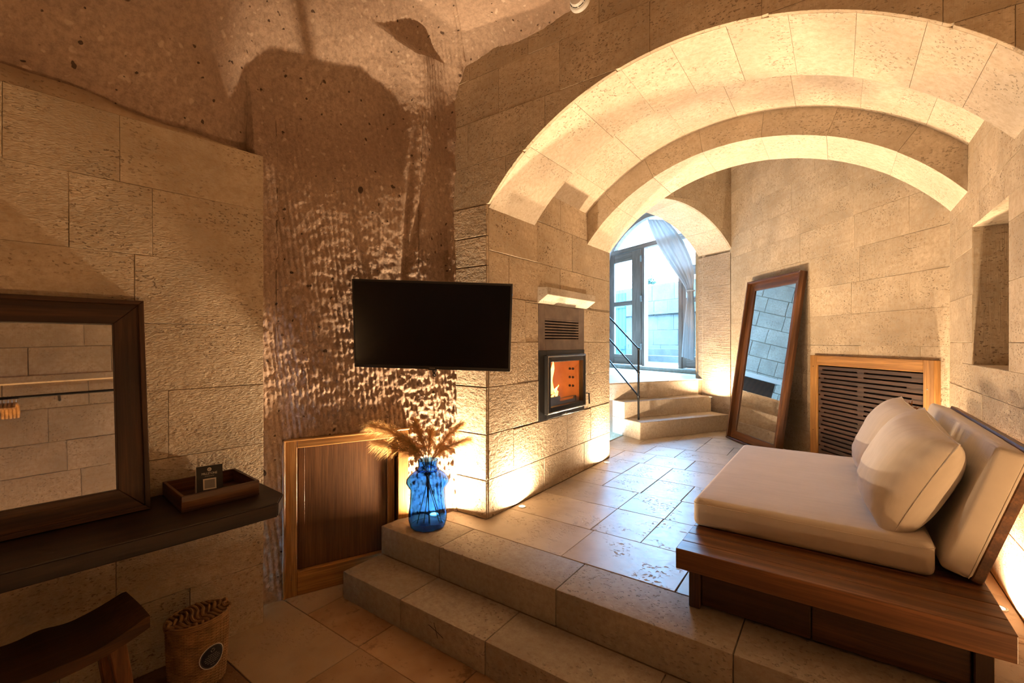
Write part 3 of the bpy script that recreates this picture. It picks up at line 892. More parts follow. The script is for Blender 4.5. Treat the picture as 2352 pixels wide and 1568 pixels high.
# ---- mirror wall of the inner room (runs obliquely from the right wall to the far arch)
GD = Vector((-0.614, 0.79, 0)).normalized(); GN = Vector((-GD.y, GD.x, 0)); GN = -GN if GN.dot(Vector((-1, -1, 0))) < 0 else GN
G0 = Vector((0.61, 4.2, 0))
FR_G = frame(G0 - GN * 0.02, GD, (0, 0, 1), GN)
def wall_box(name, fr, u0, u1, v0, v1, w0, w1, mat, parent=None):
    V = [fr(u, v, w) for u, v, w in ((u0, v0, w0), (u1, v0, w0), (u1, v1, w0), (u0, v1, w0), (u0, v0, w1), (u1, v0, w1), (u1, v1, w1), (u0, v1, w1))]
    bm = bmesh.new(); vs = [bm.verts.new(v) for v in V]
    for f in QF: bm.faces.new([vs[i] for i in f])
    return bm_obj(name, bm, mat, parent)
wg = tag(wall_box('wall_mirror', FR_G, -0.3, 3.1, -0.05, 4.15, -0.25, -0.001, M_mortar), kind='structure')
grow = [Z2, 0.58, 0.86, 1.14, 1.42, 1.69, 1.96, 2.25, 2.53, 2.81, 3.09, 3.37, 3.65, 3.93, 4.15]
courses(wg, FR_G, grow, -0.012, 2.83, M_ashlar, 71, lens=(0.45, 0.85))

# ---- far arch wall over the stairs
ED = Vector((-0.5, -0.866, 0)).normalized()      # along the wall, away from the mirror wall
EI = Vector((-0.866, 0.5, 0))                    # into the vestibule, up the stairs
EN = -EI
E0 = Vector((-1.118, 6.435, 0))
FR_E = frame(E0 + EI * 0.02, ED, (0, 0, 1), EN)
RA, QA, ZA = 1.36, 1.06, 3.16 - 1.36
def arch2(q):
    if q <= 0.0 or q >= 2.12: return -10.0
    return ZA + math.sqrt(max(0, RA * RA - (q - QA) ** 2))
we = tag(wall_box('wall_far_arch', FR_E, 2.12, 3.0, -0.05, 4.15, -0.5, -0.001, M_mortar), kind='structure')
erow = [Z2, 0.60, 0.90, 1.2, 1.5, 1.8, 2.1, 2.35, 2.6]
courses(we, FR_E, [2.6, 2.9, 3.2, 3.5, 3.8, 4.15], -0.02, 3.0, M_ashlar, 81, lens=(0.45, 0.7), zb=arch2)
courses(we, FR_E, erow, 2.12, 3.0, M_ashlar, 82)
wall_box('backing', FR_E, -0.3, 3.0, 3.2, 4.15, -0.5, -0.001, M_mortar, we)
wall_box('backing', FR_E, -0.4, -0.021, -0.05, 4.15, -0.6, -0.02, M_mortar, we)
# soffit stones of the far arch
fe = lambda x, z, y: FR_E(x, z, -y)
voussoirs(we, QA, ZA, RA, 0.2, 0.001, 0.53, [-math.radians(51.5) + math.radians(103) * k / 7 for k in range(8)], M_vault, 83, fr=fe)
# right jamb reveal, hewn with level strokes
FR_J = frame(E0 - ED * 0.02, EI, (0, 0, 1), ED)
courses(we, FR_J, [Z2, 0.80, 1.30, 1.78, 2.2, 2.62], 0.021, 0.55, M_jamb, 84, joints={k: [] for k in range(5)}, proud=0.001, gap=0.0008, ch=0.0012)

# ---- stairs to the door
stairs = empty('stone_staircase', (-1.845, 5.10, Z2), 'three pale stone stairs climbing to the glazed door beyond the arch', 'stairs')
def stair_block(name, s0, s1, z0, z1, l0, l1, mat):
    # s along EI, l along -ED (towards the mirror wall) from the riser's near end
    O = Vector((-1.845, 5.10, 0))
    P = lambda s, l, z: O + EI * s - ED * l + Vector((0, 0, z))
    bm = bmesh.new()
    vs = [bm.verts.new(P(s, l, z)) for (s, l, z) in ((s0, l0, z0), (s1, l0, z0), (s1, l1, z0), (s0, l1, z0), (s0, l0, z1), (s1, l0, z1), (s1, l1, z1), (s0, l1, z1))]
    for f in QF: bm.faces.new([vs[i] for i in f])
    bmesh.ops.recalc_face_normals(bm, faces=bm.faces)
    bmesh.ops.bevel(bm, geom=list(bm.edges), offset=0.004, segments=2, affect='EDGES')
    o = bm_obj(name, bm, mat, stairs, True)
    return o
stair_block('step', 0.0, 0.9, Z2, 0.523, 0.0, 1.43, M_stair)
stair_block('step', 0.285, 1.2, 0.523, 0.725, 0.0, 1.43, M_stair)
stair_block('step', 0.50, 1.2, 0.725, 0.925, -0.7, 1.43, M_stair)
# landing
lnd = wall_box('floor', FR_E, -2.6, 2.6, 0.0, 0.925, -4.0, -0.46, M_grout)
tag(lnd, kind='structure')
FR_LAND = frame(E0 + Vector((0, 0, 0.925)), ED, EI, (0, 0, 1))
rngl = random.Random(91)
lt = []
for (c, d) in ((0.47, 0.95), (0.95, 1.45), (1.45, 1.95), (1.95, 2.5), (2.5, 3.1), (3.1, 3.78)):
    x = -2.5
    while x < 2.5:
        x2 = x + rngl.uniform(0.5, 0.8); lt.append((x, min(x2, 2.55), c, d)); x = x2
tiles(lnd, lt, lambda a, b, c, d, r: M_tile_land, 0.0, 0.012, fr=FR_LAND, seed=92)

# ---- vestibule: door wall, side wall, far wall with courses (seen in the leaning mirror)
DDv = Vector((-0.886, 0.463, 0)).normalized(); DN = Vector((DDv.y, -DDv.x, 0))
DN = DN if DN.dot(Vector((0, -1, 0))) > 0 else -DN
D0 = Vector((-1.86, 7.69, 0))
FR_D = frame(D0, DDv, (0, 0, 1), DN)
WM = 1.15
def door_arch(w):        # pointed opening of the door wall
    if w <= -0.12 or w >= 2.42: return -10
    k = abs(w - WM) / 1.27
    return 2.75 + 1.08 * math.sqrt(max(0, 1 - k ** 1.75)) ** 1.0
wd = tag(wall_box('wall_door', FR_D, 2.42, 3.9, 0.0, 4.15, -0.35, -0.02, M_mortar), kind='structure')
courses(wd, FR_D, [0.925, 1.25, 1.6, 1.95, 2.3, 2.65, 3.0, 3.3, 3.6, 3.9, 4.15], -1.3, 3.7, M_pale, 95, lens=(0.4, 0.7), zb=lambda w: door_arch(w) if -0.12 < w < 2.42 else -10, holes=[(-0.12, 2.42, 0.9, 2.76)])
wall_box('backing', FR_D, -1.5, -0.12, 0.0, 4.15, -0.35, -0.002, M_mortar, wd)
wall_box('backing', FR_D, -0.12, 2.42, 3.86, 4.15, -0.35, -0.002, M_mortar, wd)
wv = tag(wall_box('wall_vestibule', frame(E0 + EI * 3.78, ED, (0, 0, 1), -EI), -0.75, 2.8, 0.9, 4.15, -0.2, -0.001, M_mortar), kind='structure')
courses(wv, frame(E0 + EI * 3.78, ED, (0, 0, 1), -EI), [0.925, 1.2, 1.5, 1.8, 2.1, 2.4, 2.7, 3.0, 3.3, 3.6, 3.9, 4.15], -0.7, 2.7, M_pale, 96, lens=(0.3, 0.6), gap=0.004, ch=0.006, proud=0.006)
ws = tag(wall_box('wall_vestibule_side', frame(E0 + ED * 2.6, EI, (0, 0, 1), -ED), -0.2, 4.0, 0.0, 4.15, -0.2, -0.001, M_mortar), kind='structure')
courses(ws, frame(E0 + ED * 2.6, EI, (0, 0, 1), -ED), [0.3, 0.6, 0.925, 1.25, 1.6, 1.95, 2.3, 2.65, 3.0, 3.4, 3.8, 4.15], -0.1, 3.75, M_pale, 97, lens=(0.4, 0.7))

# ---- closing shell of the rooms behind (out of view)
tag(box('ceiling_inner_room', -5.4, 1.4, 4.1, 8.95, 4.15, 4.3, M_plaster, bev=0), kind='structure')
tag(box('wall_pier_back', -3.0, XL - 0.5, YD - 0.3, YD - 0.03, 0.0, 4.2, M_mortar, bev=0), kind='structure')
tag(box('wall_upper', -3.0, 1.4, YD - 0.06, YD - 0.002, 3.30, 4.2, M_mortar, bev=0), kind='structure')
tag(wall_box('wall_inner_left', frame(Vector((-2.6, 3.8, 0)), Vector((0.0, 1, 0)), (0, 0, 1), (1, 0, 0)), 0.0, 1.6, 0, 4.2, -0.2, 0.0, M_ashlar), kind='structure')
tag(wall_box('wall_corner', frame(Vector((-1.53, 6.67, 0)), Vector((-0.15, 0.99, 0)), (0, 0, 1), (0.99, 0.15, 0)), 0.0, 1.3, 0, 4.2, 0.0, 0.2, M_pale), kind='structure')
# front room: the walls behind the camera
FR_W = frame((1.39, 0, 0), (0, 1, 0), (0, 0, 1), (-1, 0, 0))
wf = tag(box('wall_rail', 1.3905, 1.6, -2.7, 2.3, -0.1, 3.6, M_lime, bev=0), kind='structure')
courses(wf, FR_W, [0.0, 0.3, 0.6, 0.85, 1.08, 1.36, 1.65, 1.98, 2.27, 2.6, 2.95, 3.3], -2.5, 2.2, M_ashlar, 98, lens=(0.5, 0.85), gap=0.0025)
wb = tag(box('wall_back', -2.8, 1.5, -2.75, -2.52, -0.1, 3.6, M_mortar, bev=0), kind='structure')
FR_B = frame((0, -2.52, 0), (1, 0, 0), (0, 0, 1), (0, 1, 0))
courses(wb, FR_B, [0.0, 0.35, 0.7, 1.05, 1.4, 1.75, 2.1, 2.45, 2.8, 3.2], -2.6, 1.37, M_ashlar, 99, lens=(0.5, 0.9))
tag(box('ceiling_cap', -3.3, 1.9, -3.0, 2.45, 3.9, 4.0, M_mortar, bev=0), kind='structure')
tag(box('wall_outer', -3.2, -2.95, -3.0, 4.2, -0.1, 4.0, M_mortar, bev=0), kind='structure')
tag(box('wall_outer_front', -3.0, -2.36, 2.42, 2.6, -0.1, 4.0, M_mortar, bev=0), kind='structure')
# recessed ledge seen in the table mirror
lg = box('trim_2', 1.33, 1.372, -2.4, 2.2, 2.235, 2.30, M_ashlar, bev=0.004); tag(lg, kind='structure')

# ================================================================== OBJECTS
def basis(o, X, Y, Zv):
    X, Y, Zv = Vector(X).normalized(), Vector(Y).normalized(), Vector(Zv).normalized()
    return Matrix(((X.x, Y.x, Zv.x, o[0]), (X.y, Y.y, Zv.y, o[1]), (X.z, Y.z, Zv.z, o[2]), (0, 0, 0, 1)))

# ---- uplights set flush in the floor
for lab, (x, y, z), w, d, tilt, lcol in UPLIGHTS:
    t = empty('floor_uplight', (x, y, z), lab, 'light')
    R = max(0.03, d * 0.5 + 0.012)
    lathe('ring', [(R - 0.008, 0.0), (R - 0.008, 0.003), (R - 0.005, 0.004), (R, 0.003), (R, 0.0)], M_chrome, t, 28, (x, y, z))
    lathe('lens', [(R - 0.009, 0.0005), (R - 0.009, 0.0018), (0, 0.0020)], M_lens, t, 24, (x, y, z))
    ld = bpy.data.lights.new('uplight_lamp', 'AREA')
    ld.shape = 'DISK'; ld.size = d; ld.energy = w; ld.color = lcol; ld.spread = math.radians(170)
    lo = bpy.data.objects.new('uplight_lamp', ld)
    lo.matrix_basis = basis((0, 0, 0.006), Vector((1, 0, 0)), Vector((0, -1, 0)), Vector((-tilt[0], -tilt[1], -1)))
    zax = Vector((-tilt[0], -tilt[1], -1)).normalized(); xax = Vector((0, 1, 0)).cross(zax).normalized(); yax = zax.cross(xax)
    lo.matrix_basis = basis((0, 0, 0.006), xax, yax, zax)
    C.objects.link(lo); lo.parent = t

# portal at the glazed door so that the daylight outside is sampled well
pd = bpy.data.lights.new('door_portal', 'AREA'); pd.shape = 'RECTANGLE'; pd.size = 2.5; pd.size_y = 2.9; pd.cycles.is_portal = True
po = bpy.data.objects.new('door_portal', pd)
pc = FR_D(WM, 2.4, -0.30)
po.matrix_basis = basis(pc, DDv, Vector((0, 0, 1)), -DN)
if Matrix(po.matrix_basis).to_3x3().determinant() < 0: po.matrix_basis = basis(pc, -DDv, Vector((0, 0, 1)), -DN)
C.objects.link(po)

# ---- daybed
bed = empty('daybed', (-0.06, 2.85, Z2), 'low teak daybed platform with a leaning backrest board beside the right wall', 'sofa')
BX0, BX1, BY0, BY1, BT = -0.56, 0.436, 1.972, 3.74, 0.58
ny = 18
pw = (BY1 - BY0) / ny
for k in range(ny):
    box('deck_plank', BX0, BX1, BY0 + k * pw + 0.001, BY0 + (k + 1) * pw - 0.001, BT - (0.085 if k == 0 else 0.05), BT, M_teak[0], bed, bev=0.003, seg=2)
box('end_rail', BX0, BX0 + 0.03, BY0 + pw, BY1, BT - 0.085, BT - 0.051, M_teak[1], bed)
box('end_rail', BX1 - 0.03, BX1, BY0 + pw, BY1, BT - 0.085, BT - 0.051, M_teak[1], bed)
box('leg_panel', BX0 + 0.04, BX0 + 0.085, 2.025, 3.70, Z2, BT - 0.0855, M_walnut[2], bed)
box('leg_panel', BX1 - 0.085, BX1 - 0.04, 2.025, 3.70, Z2, BT - 0.0855, M_walnut[2], bed)
xm = (BX0 + BX1) / 2 - 0.02
for a, b in ((BX0 + 0.087, xm - 0.002), (xm + 0.002, BX1 - 0.087)):
    box('front_panel', a, b, 2.045, 2.07, Z2 + 0.012, BT - 0.086, M_walnut[0], bed)
box('inner_frame', BX0 + 0.09, BX1 - 0.09, 2.08, 3.66, BT - 0.10, BT - 0.052, M_walnut[1], bed, bev=0)
LEAN = math.atan2(0.454 - 0.301, 1.0825 - 0.601)
def lean_mat(x, y, z): return Matrix.Translation((x, y, z)) @ Matrix.Rotation(LEAN, 4, 'Y')
Mb = lean_mat(0.3865, 0, BT)
box('backrest_board', 0.0, 0.032, 2.30, 3.70, 0.012, 0.52, M_teak[1], bed, bev=0.003, M=Mb)

def cushion_box(name, x0, x1, y0, y1, z0, z1, mat, parent=None, M=None, bev=0.035, puff=0.006, seed=1):
    bm = bmesh.new()
    box_into(bm, x0, x1, y0, y1, z0, z1, None, bev, 4)
    bmesh.ops.subdivide_edges(bm, edges=[e for e in bm.edges if e.calc_length() > 0.2], cuts=14, use_grid_fill=True)
    rng = random.Random(seed)
    cx_, cy_, cz_ = (x0 + x1) / 2, (y0 + y1) / 2, (z0 + z1) / 2
    P = np.array([v.co[:] for v in bm.verts])
    nz = fbm(P[:, 0] * 6, P[:, 1] * 6, P[:, 2] * 6, seed, 2) * 0.0022
    for v, q in zip(bm.verts, nz):
        u = (v.co.x - cx_) / (x1 - x0) * 2; w = (v.co.y - cy_) / (y1 - y0) * 2; h = (v.co.z - cz_) / (z1 - z0) * 2
        v.co.z += puff * h * (1 - u ** 4) * (1 - w ** 4) + q * (1 if h > 0.5 else 0)
        v.co.x += puff * 0.6 * u * (1 - w ** 4) * (1 - h ** 2); v.co.y += puff * 0.6 * w * (1 - u ** 4) * (1 - h ** 2)
    if M is not None: bm.transform(M)
    return bm_obj(name, bm, mat, parent, True)
def piping(name, x0, x1, y0, y1, z, mat, parent, M=None, r=0.0022):
    c = 0.03
    pts = []
    for (cx_, cy_, a0) in ((x1 - c, y1 - c, 0), (x0 + c, y1 - c, 90), (x0 + c, y0 + c, 180), (x1 - c, y0 + c, 270)):
        for k in range(5):
            a = math.radians(a0 + 22.5 * k); pts.append(Vector((cx_ + c * math.cos(a), cy_ + c * math.sin(a), z)))
    if M is not None: pts = [M @ p for p in pts]
    return tube(name, pts, r, mat, parent, 6, True)
mt = empty('seat_cushion', (-0.13, 2.97, BT), 'long flat beige linen seat cushion lying on the teak daybed', 'cushion')
cushion_box('cushion_body', -0.562, 0.292, 2.262, 3.672, BT + 0.001, 0.712, M_fabric, mt, bev=0.028, seed=3)
piping('seam', -0.5625, 0.2925, 2.2615, 3.6725, 0.688, M_fabric, mt)
# back cushion leaning on the board
bcm = lean_mat(0.3865, 0, BT)
bk = empty('back_cushion', (0.34, 2.98, BT), 'long beige linen back cushion leaning on the backrest board of the daybed', 'cushion')
cushion_box('cushion_body', -0.092, -0.001, 2.285, 3.695, 0.014, 0.505, M_fabric, bk, M=bcm, bev=0.02, puff=0.004, seed=5)
ptsb = []
for (zz_, yy_) in ((0.02, 2.287), (0.25, 2.285), (0.49, 2.287)): ptsb.append(bcm @ Vector((-0.012, yy_ - 0.001, zz_)))
for yy_ in (2.6, 3.0, 3.4, 3.69): ptsb.append(bcm @ Vector((-0.012, yy_, 0.506)))
tube('seam', ptsb, 0.002, M_fabric, bk, 6)

def pillow(label, Mx, w, h, th, seed):
    t = empty('throw_pillow', Mx.translation, label, 'pillow')
    n = 44
    bm = bmesh.new()
    us = np.linspace(-1, 1, n + 1)
    U, V_ = np.meshgrid(us, us, indexing='ij')
    prof = np.clip((1 - np.abs(U) ** 2.8), 0, 1) ** 0.5 * np.clip((1 - np.abs(V_) ** 2.8), 0, 1) ** 0.5
    # edges of a stuffed square bow inwards between its corners
    bowx = 1 - 0.075 * (1 - V_ ** 2) * np.abs(U) ** 3
    bowy = 1 - 0.075 * (1 - U ** 2) * np.abs(V_) ** 3
    px = U * w / 2 * bowx; py = V_ * h / 2 * bowy
    ang = np.arctan2(V_, U); rad = np.hypot(U, V_)
    wr_ = 0.005 * np.sin(ang * 17 + 3 * fbm(U * 2, V_ * 2, U * 0, seed, 2)) * np.clip(rad - 0.55, 0, 1) * (prof ** 0.4) + 0.004 * fbm(U * 2.2, V_ * 2.2, U * 0 + 1, seed + 3, 2) * prof
    fold = 0.007 * np.sin((V_ * 9 + 1.5 * fbm(U * 1.5, V_ * 1.5, U * 0, seed + 5, 2)) * 2.2) * np.clip(-V_ - 0.1, 0, 1) * prof
    top = th / 2 * prof + wr_ + fold; bot = -th / 2 * prof * 0.85
    vt_, vb_ = {}, {}
    for i in range(n + 1):
        for j in range(n + 1):
            edge = i in (0, n) or j in (0, n)
            vt_[i, j] = bm.verts.new(Mx @ Vector((px[i, j], py[i, j], 0.0 if edge else top[i, j])))
            vb_[i, j] = vt_[i, j] if edge else bm.verts.new(Mx @ Vector((px[i, j], py[i, j], bot[i, j])))
    for i in range(n):
        for j in range(n):
            bm.faces.new((vt_[i, j], vt_[i + 1, j], vt_[i + 1, j + 1], vt_[i, j + 1]))
            f = (vb_[i, j], vb_[i, j + 1], vb_[i + 1, j + 1], vb_[i + 1, j])
            if len(set(f)) > 2 and bm.faces.get(f) is None:
                try: bm.faces.new(f)
                except ValueError: pass
    bm_obj('pillow_body', bm, M_fabric, t, True)
    loop = [(i, 0) for i in range(n)] + [(n, j) for j in range(n)] + [(n - i, n) for i in range(n)] + [(0, n - j) for j in range(n)]
    tube('seam', [Mx @ Vector((px[a], py[a], 0.0)) for a in loop[::2]], 0.0022, M_fabric, t, 6, True)
def pil_mat(c, lean, yaw, roll):
    return Matrix.Translation(c) @ Matrix.Rotation(yaw, 4, 'Z') @ Matrix.Rotation(lean, 4, 'Y') @ Matrix.Rotation(roll, 4, 'X') @ Matrix(((0, 0, -1, 0), (1, 0, 0, 0), (0, 1, 0, 0), (0, 0, 0, 1)))
pillow('plump beige throw pillow at the near end of the daybed', pil_mat((0.243, 2.575, 0.908), math.radians(25), math.radians(6), math.radians(7)), 0.575, 0.46, 0.28, 11)
pillow('beige throw pillow behind the near one, closer to the slatted grille', pil_mat((0.225, 3.19, 0.915), math.radians(25), math.radians(5), math.radians(2)), 0.60, 0.46, 0.25, 23)

# ---- television on a swing arm
TL = Vector((-2.172, 1.519, 1.799)); TR = Vector((-1.453, 2.035, 1.771))
fw = Vector((-math.sin(YAW), math.cos(YAW), 0))
BL = Vector((-2.158, 1.529, 1.314)) + fw * 0.085 + Vector((0, 0, -0.004)); 
tx = (TR - TL).normalized()
ty = ((TL - BL) - tx * (TL - BL).dot(tx)).normalized()
tz = tx.cross(ty)            # towards the viewer
TW, TH = (TR - TL).length, (TL - BL).length
tvc = TL + tx * TW / 2 - ty * TH / 2
TM = basis(tvc, tx, ty, tz)
tv = empty('television', M=TM, label='flat black television on a wall arm in front of the hewn rock wall', cat='television')
bm = bmesh.new(); box_into(bm, -TW / 2, TW / 2, -TH / 2, TH / 2, -0.028, 0.0, None, 0.003, 2); bm_obj('casing', bm, M_plastic, tv, True)
bm = bmesh.new(); box_into(bm, -TW * 0.36, TW * 0.36, -TH * 0.42, TH * 0.20, -0.065, -0.028, None, 0.012, 2); bm_obj('rear_housing', bm, M_plastic, tv, True)
be = 0.011
box('screen', -TW / 2 + be, TW / 2 - be, -TH / 2 + be + 0.008, TH / 2 - be, -0.002, 0.0008, M_screen, tv, bev=0.0004)
box('logo_strip', -0.016, 0.016, -TH / 2 + 0.006, -TH / 2 + 0.0095, 0.0, 0.0012, M_chrome, tv, bev=0.0002)
box('sensor_bump', -0.024, 0.024, -TH / 2 - 0.006, -TH / 2 + 0.001, -0.018, -0.002, M_plastic, tv, bev=0.002)
pts = []
for k in range(33):
    a = 2 * PI * k / 32
    pts.append((0.010 + 0.010 * math.sin(2 * a), -TH / 2 - 0.024 - 0.018 * math.cos(a), -0.012 + 0.006 * math.sin(a)))
tube('cable_loop', pts[:-1], 0.0028, M_plastic, tv, 6, True)
tube('cable_loop', [(x * 0.7 + 0.006, yy * 1.0 - 0.001, zz - 0.004) for x, yy, zz in pts[:-1]], 0.0024, M_plastic, tv, 6, True)
iM = TM.inverted()
wallp = Vector((-2.34, 1.86, 1.52))
tube('swing_arm', [(0.02, 0.0, -0.06), iM @ (wallp + Vector((0.16, -0.10, 0.0))), iM @ wallp], 0.016, M_black, tv, 8)
bm = bmesh.new(); box_into(bm, -0.06, 0.10, -0.09, 0.09, -0.072, -0.064, None, 0.002); bm_obj('mount_plate', bm, M_black, tv)

# ---- small wooden hatch in the rock wall
CD = Vector((0.394, 0.919, 0)).normalized(); CN = Vector((CD.y, -CD.x, 0))
HM = basis(Vector((-2.533, 1.339, 0)) - CN * 0.016, CD, (0, 0, 1), CN)
hatch = empty('wall_hatch', M=HM, label='honey pine hatch with a brown panel door low in the rock wall beside the steps', cat='cabinet door')
fz = 0.012
box('frame_stile', -0.005, 0.062, 0.0, 0.895, -0.12, fz, M_honey[1], hatch)
box('frame_stile', 0.648, 0.715, 0.0, 0.895, -0.12, fz, M_honey[1], hatch)
box('frame_rail', 0.062, 0.648, 0.845, 0.895, -0.12, fz, M_honey[0], hatch)
box('frame_rail', 0.062, 0.648, 0.0, 0.135, -0.12, fz - 0.001, M_honey[0], hatch)
box('frame_lip', -0.012, 0.0, 0.0, 0.90, -0.10, 0.022, M_honey[1], hatch)
box('frame_lip', -0.012, 0.72, 0.888, 0.90, -0.10, 0.022, M_honey[0], hatch)
box('door_panel', 0.062, 0.585, 0.137, 0.843, -0.045, -0.020, M_brownply, hatch, bev=0.002)
box('door_edge_batten', 0.586, 0.632, 0.137, 0.843, -0.04, -0.010, M_honey[1], hatch, bev=0.002)
box('door_edge_batten', 0.075, 0.105, 0.139, 0.841, -0.021, -0.016, M_brownply, hatch, bev=0.001)
box('dark_gap', 0.633, 0.648, 0.137, 0.843, -0.06, -0.05, M_void, hatch, bev=0)
box('screw', 0.028, 0.034, 0.098, 0.104, fz - 0.001, fz + 0.002, M_chrome, hatch, bev=0.001)

# ---- floating shelf on the left wall
def fl_(u, v, w): return FR_L(u, v, w + 0.0)
SM = basis(L0, LD, Vector((0, 0, 1)), LN)       # local x along the wall, y up, z out of the wall
SM0 = SM.copy()
ST = 0.77
shelf = empty('wall_shelf', M=SM, label='long dark wooden shelf plank along the left stone wall under the framed mirror', cat='shelf')
SD = 0.50; SE = -0.095
bm = bmesh.new()
outl = [(-3.0, 0.001), (SE, 0.001), (SE + 0.03, 0.16), (SE + 0.035, SD - 0.11), (SE - 0.03, SD - 0.005), (-0.45, SD), (-1.0, SD - 0.008), (-2.0, SD), (-3.0, SD)]
topv = [bm.verts.new((x, ST, z)) for x, z in outl]; botv = [bm.verts.new((x, ST - 0.062, z * 0.99 + 0.001)) for x, z in outl]
bm.faces.new(topv); bm.faces.new(botv[::-1])
for i in range(len(outl)):
    j = (i + 1) % len(outl); bm.faces.new((topv[i], topv[j], botv[j], botv[i]))
bmesh.ops.recalc_face_normals(bm, faces=bm.faces)
bmesh.ops.bevel(bm, geom=[e for e in bm.edges if all(v.co.z > 0.05 or v.co.x > SE - 0.01 for v in e.verts)], offset=0.005, segments=2, affect='EDGES')
M_shelfx = wood('shelf_walnut', (0.010, 0.005, 0.0035), (0.030, 0.013, 0.006), 0, 0.5)
bm_obj('shelf_plank', bm, M_shelfx, shelf, True)
lathe('knot', [(0.0, 0.0), (0.012, 0.0), (0.014, 0.001), (0.0, 0.0015)], M_void, shelf, 14, (0, 0, 0))
kn = [o for o in shelf.children if o.name.startswith('knot')][0]
kn.matrix_basis = Matrix.Translation((-0.30, ST - 0.026, SD - 0.006)) @ Matrix.Rotation(0, 4, 'X')
box('wall_bracket', -2.9, SE - 0.02, ST - 0.10, ST - 0.063, 0.002, 0.03, M_shelfx, shelf)

# ---- framed mirror leaning on the shelf
mx = SM0.inverted()
lean = math.atan2(0.13, 0.845)
# local: x along the wall, y up the mirror, z out
mo = SM0 @ Vector((-0.498, ST + 0.001, 0.168))
up = (Vector((0, 0, 1)) * math.cos(lean) - LN * math.sin(lean)).normalized()
nn = (LN * math.cos(lean) + Vector((0, 0, 1)) * math.sin(lean)).normalized()
MM = basis(mo, LD, up, nn)
mir = empty('table_mirror', M=MM, label='dark walnut framed mirror leaning on the wall shelf against the left wall', cat='mirror')
MW, MHh, FW, FD = 1.35, 0.865, 0.098, 0.045
def mitre(name, x0, x1, y0, y1, side, fw_, z0, z1, mat, parent):
    if side == 'b': p = [(x0, y0), (x1, y0), (x1 - fw_, y0 + fw_), (x0 + fw_, y0 + fw_)]
    if side == 't': p = [(x0 + fw_, y1 - fw_), (x1 - fw_, y1 - fw_), (x1, y1), (x0, y1)]
    if side == 'l': p = [(x0, y0), (x0 + fw_, y0 + fw_), (x0 + fw_, y1 - fw_), (x0, y1)]
    if side == 'r': p = [(x1, y0), (x1, y1), (x1 - fw_, y1 - fw_), (x1 - fw_, y0 + fw_)]
    return prism(name, p, z0, z1, lambda u, v, w: Vector((u, v, w)), mat, parent, 0.002)
for sd in 'btlr':
    mitre('frame_side', -MW, 0, 0, MHh, sd, FW, -FD, 0.0, M_walnut[0 if sd in 'bt' else 1], mir)
    mitre('frame_lip', -MW, 0, 0, MHh, sd, 0.018, -FD, 0.016, M_walnut[0 if sd in 'bt' else 1], mir)
box('mirror_glass', -MW + FW - 0.01, -FW + 0.01, FW - 0.01, MHh - FW + 0.01, -0.03, -0.022, M_mirror, mir, bev=0)

# ---- tray with the cards
tr_o = SM0 @ Vector((-0.283, ST, 0.325))
trM = basis(tr_o, LD, -LN, Vector((0, 0, 1)))
trM = trM @ Matrix.Rotation(math.radians(0), 4, 'Z')
tray = empty('wooden_tray', M=trM, label='small open walnut tray standing on the dark shelf beside the mirror', cat='tray')
tw_, td_, th_ = 0.29, 0.30, 0.064
box('tray_base', -tw_ / 2, tw_ / 2, 0, td_, 0.0, 0.008, M_walnut[0], tray, bev=0.001)
box('tray_wall', -tw_ / 2, tw_ / 2, 0.0, 0.012, 0.008, th_, M_redwood[0], tray, bev=0.0015)
box('tray_wall', -tw_ / 2, tw_ / 2, td_ - 0.012, td_, 0.008, th_, M_redwood[0], tray, bev=0.0015)
box('tray_wall', -tw_ / 2, -tw_ / 2 + 0.012, 0.012, td_ - 0.012, 0.008, th_, M_redwood[1], tray, bev=0.0015)
box('tray_wall', tw_ / 2 - 0.012, tw_ / 2, 0.012, td_ - 0.012, 0.008, th_, M_redwood[1], tray, bev=0.0015)

def text_mesh(name, body, size, mat, parent, M, sx=1.0):
    cu = bpy.data.curves.new('txt', 'FONT'); cu.body = body; cu.size = size; cu.align_x = 'CENTER'; cu.align_y = 'CENTER'; cu.extrude = 0.0002
    ob = bpy.data.objects.new('txt', cu); C.objects.link(ob)
    dg = bpy.context.evaluated_depsgraph_get()
    me = bpy.data.meshes.new_from_object(ob.evaluated_get(dg))
    bpy.data.objects.remove(ob)
    me.transform(M @ Matrix.Diagonal((sx, 1, 1, 1)))
    me.name = name; me.materials.clear(); me.materials.append(mat)
    return link(bpy.data.objects.new(name, me), parent)
# tent card: black face with emblem, name and a plain pale square
cl = math.radians(16)
cM = trM @ Matrix.Translation((-0.022, 0.085, 0.010)) @ Matrix.Rotation(math.radians(-10), 4, 'Z')
card = empty('tent_card', M=cM, label='folded black tent card with a pale emblem and square standing in the tray', cat='card')
CW, CH = 0.098, 0.138
face = Matrix.Rotation(PI / 2 - cl, 4, 'X')
def card_box(name, x0, x1, y0, y1, z0, z1, mat, M, bev=0.0):
    bm = bmesh.new(); box_into(bm, x0, x1, y0, y1, z0, z1, M, bev); return bm_obj(name, bm, mat, card)
card_box('front_leaf', -CW / 2, CW / 2, 0, CH, -0.0006, 0.0, M_card, face)
bk_ = Matrix.Translation((0, 2 * CH * math.sin(cl), 0)) @ Matrix.Rotation(PI / 2 + cl, 4, 'X')
card_box('back_leaf', -CW / 2, CW / 2, 0, CH, 0.0, 0.0006, M_paper, bk_)
card_box('fold_edge', -CW / 2, -CW / 2 + 0.0012, 0, CH, 0.0, 0.0004, M_paper, face)
card_box('pale_square', -0.024, 0.024, 0.036, 0.082, 0.0001, 0.0004, M_paper, face)
card_box('square_inset', -0.019, 0.019, 0.041, 0.077, 0.0004, 0.0005, M_greyprint, face)
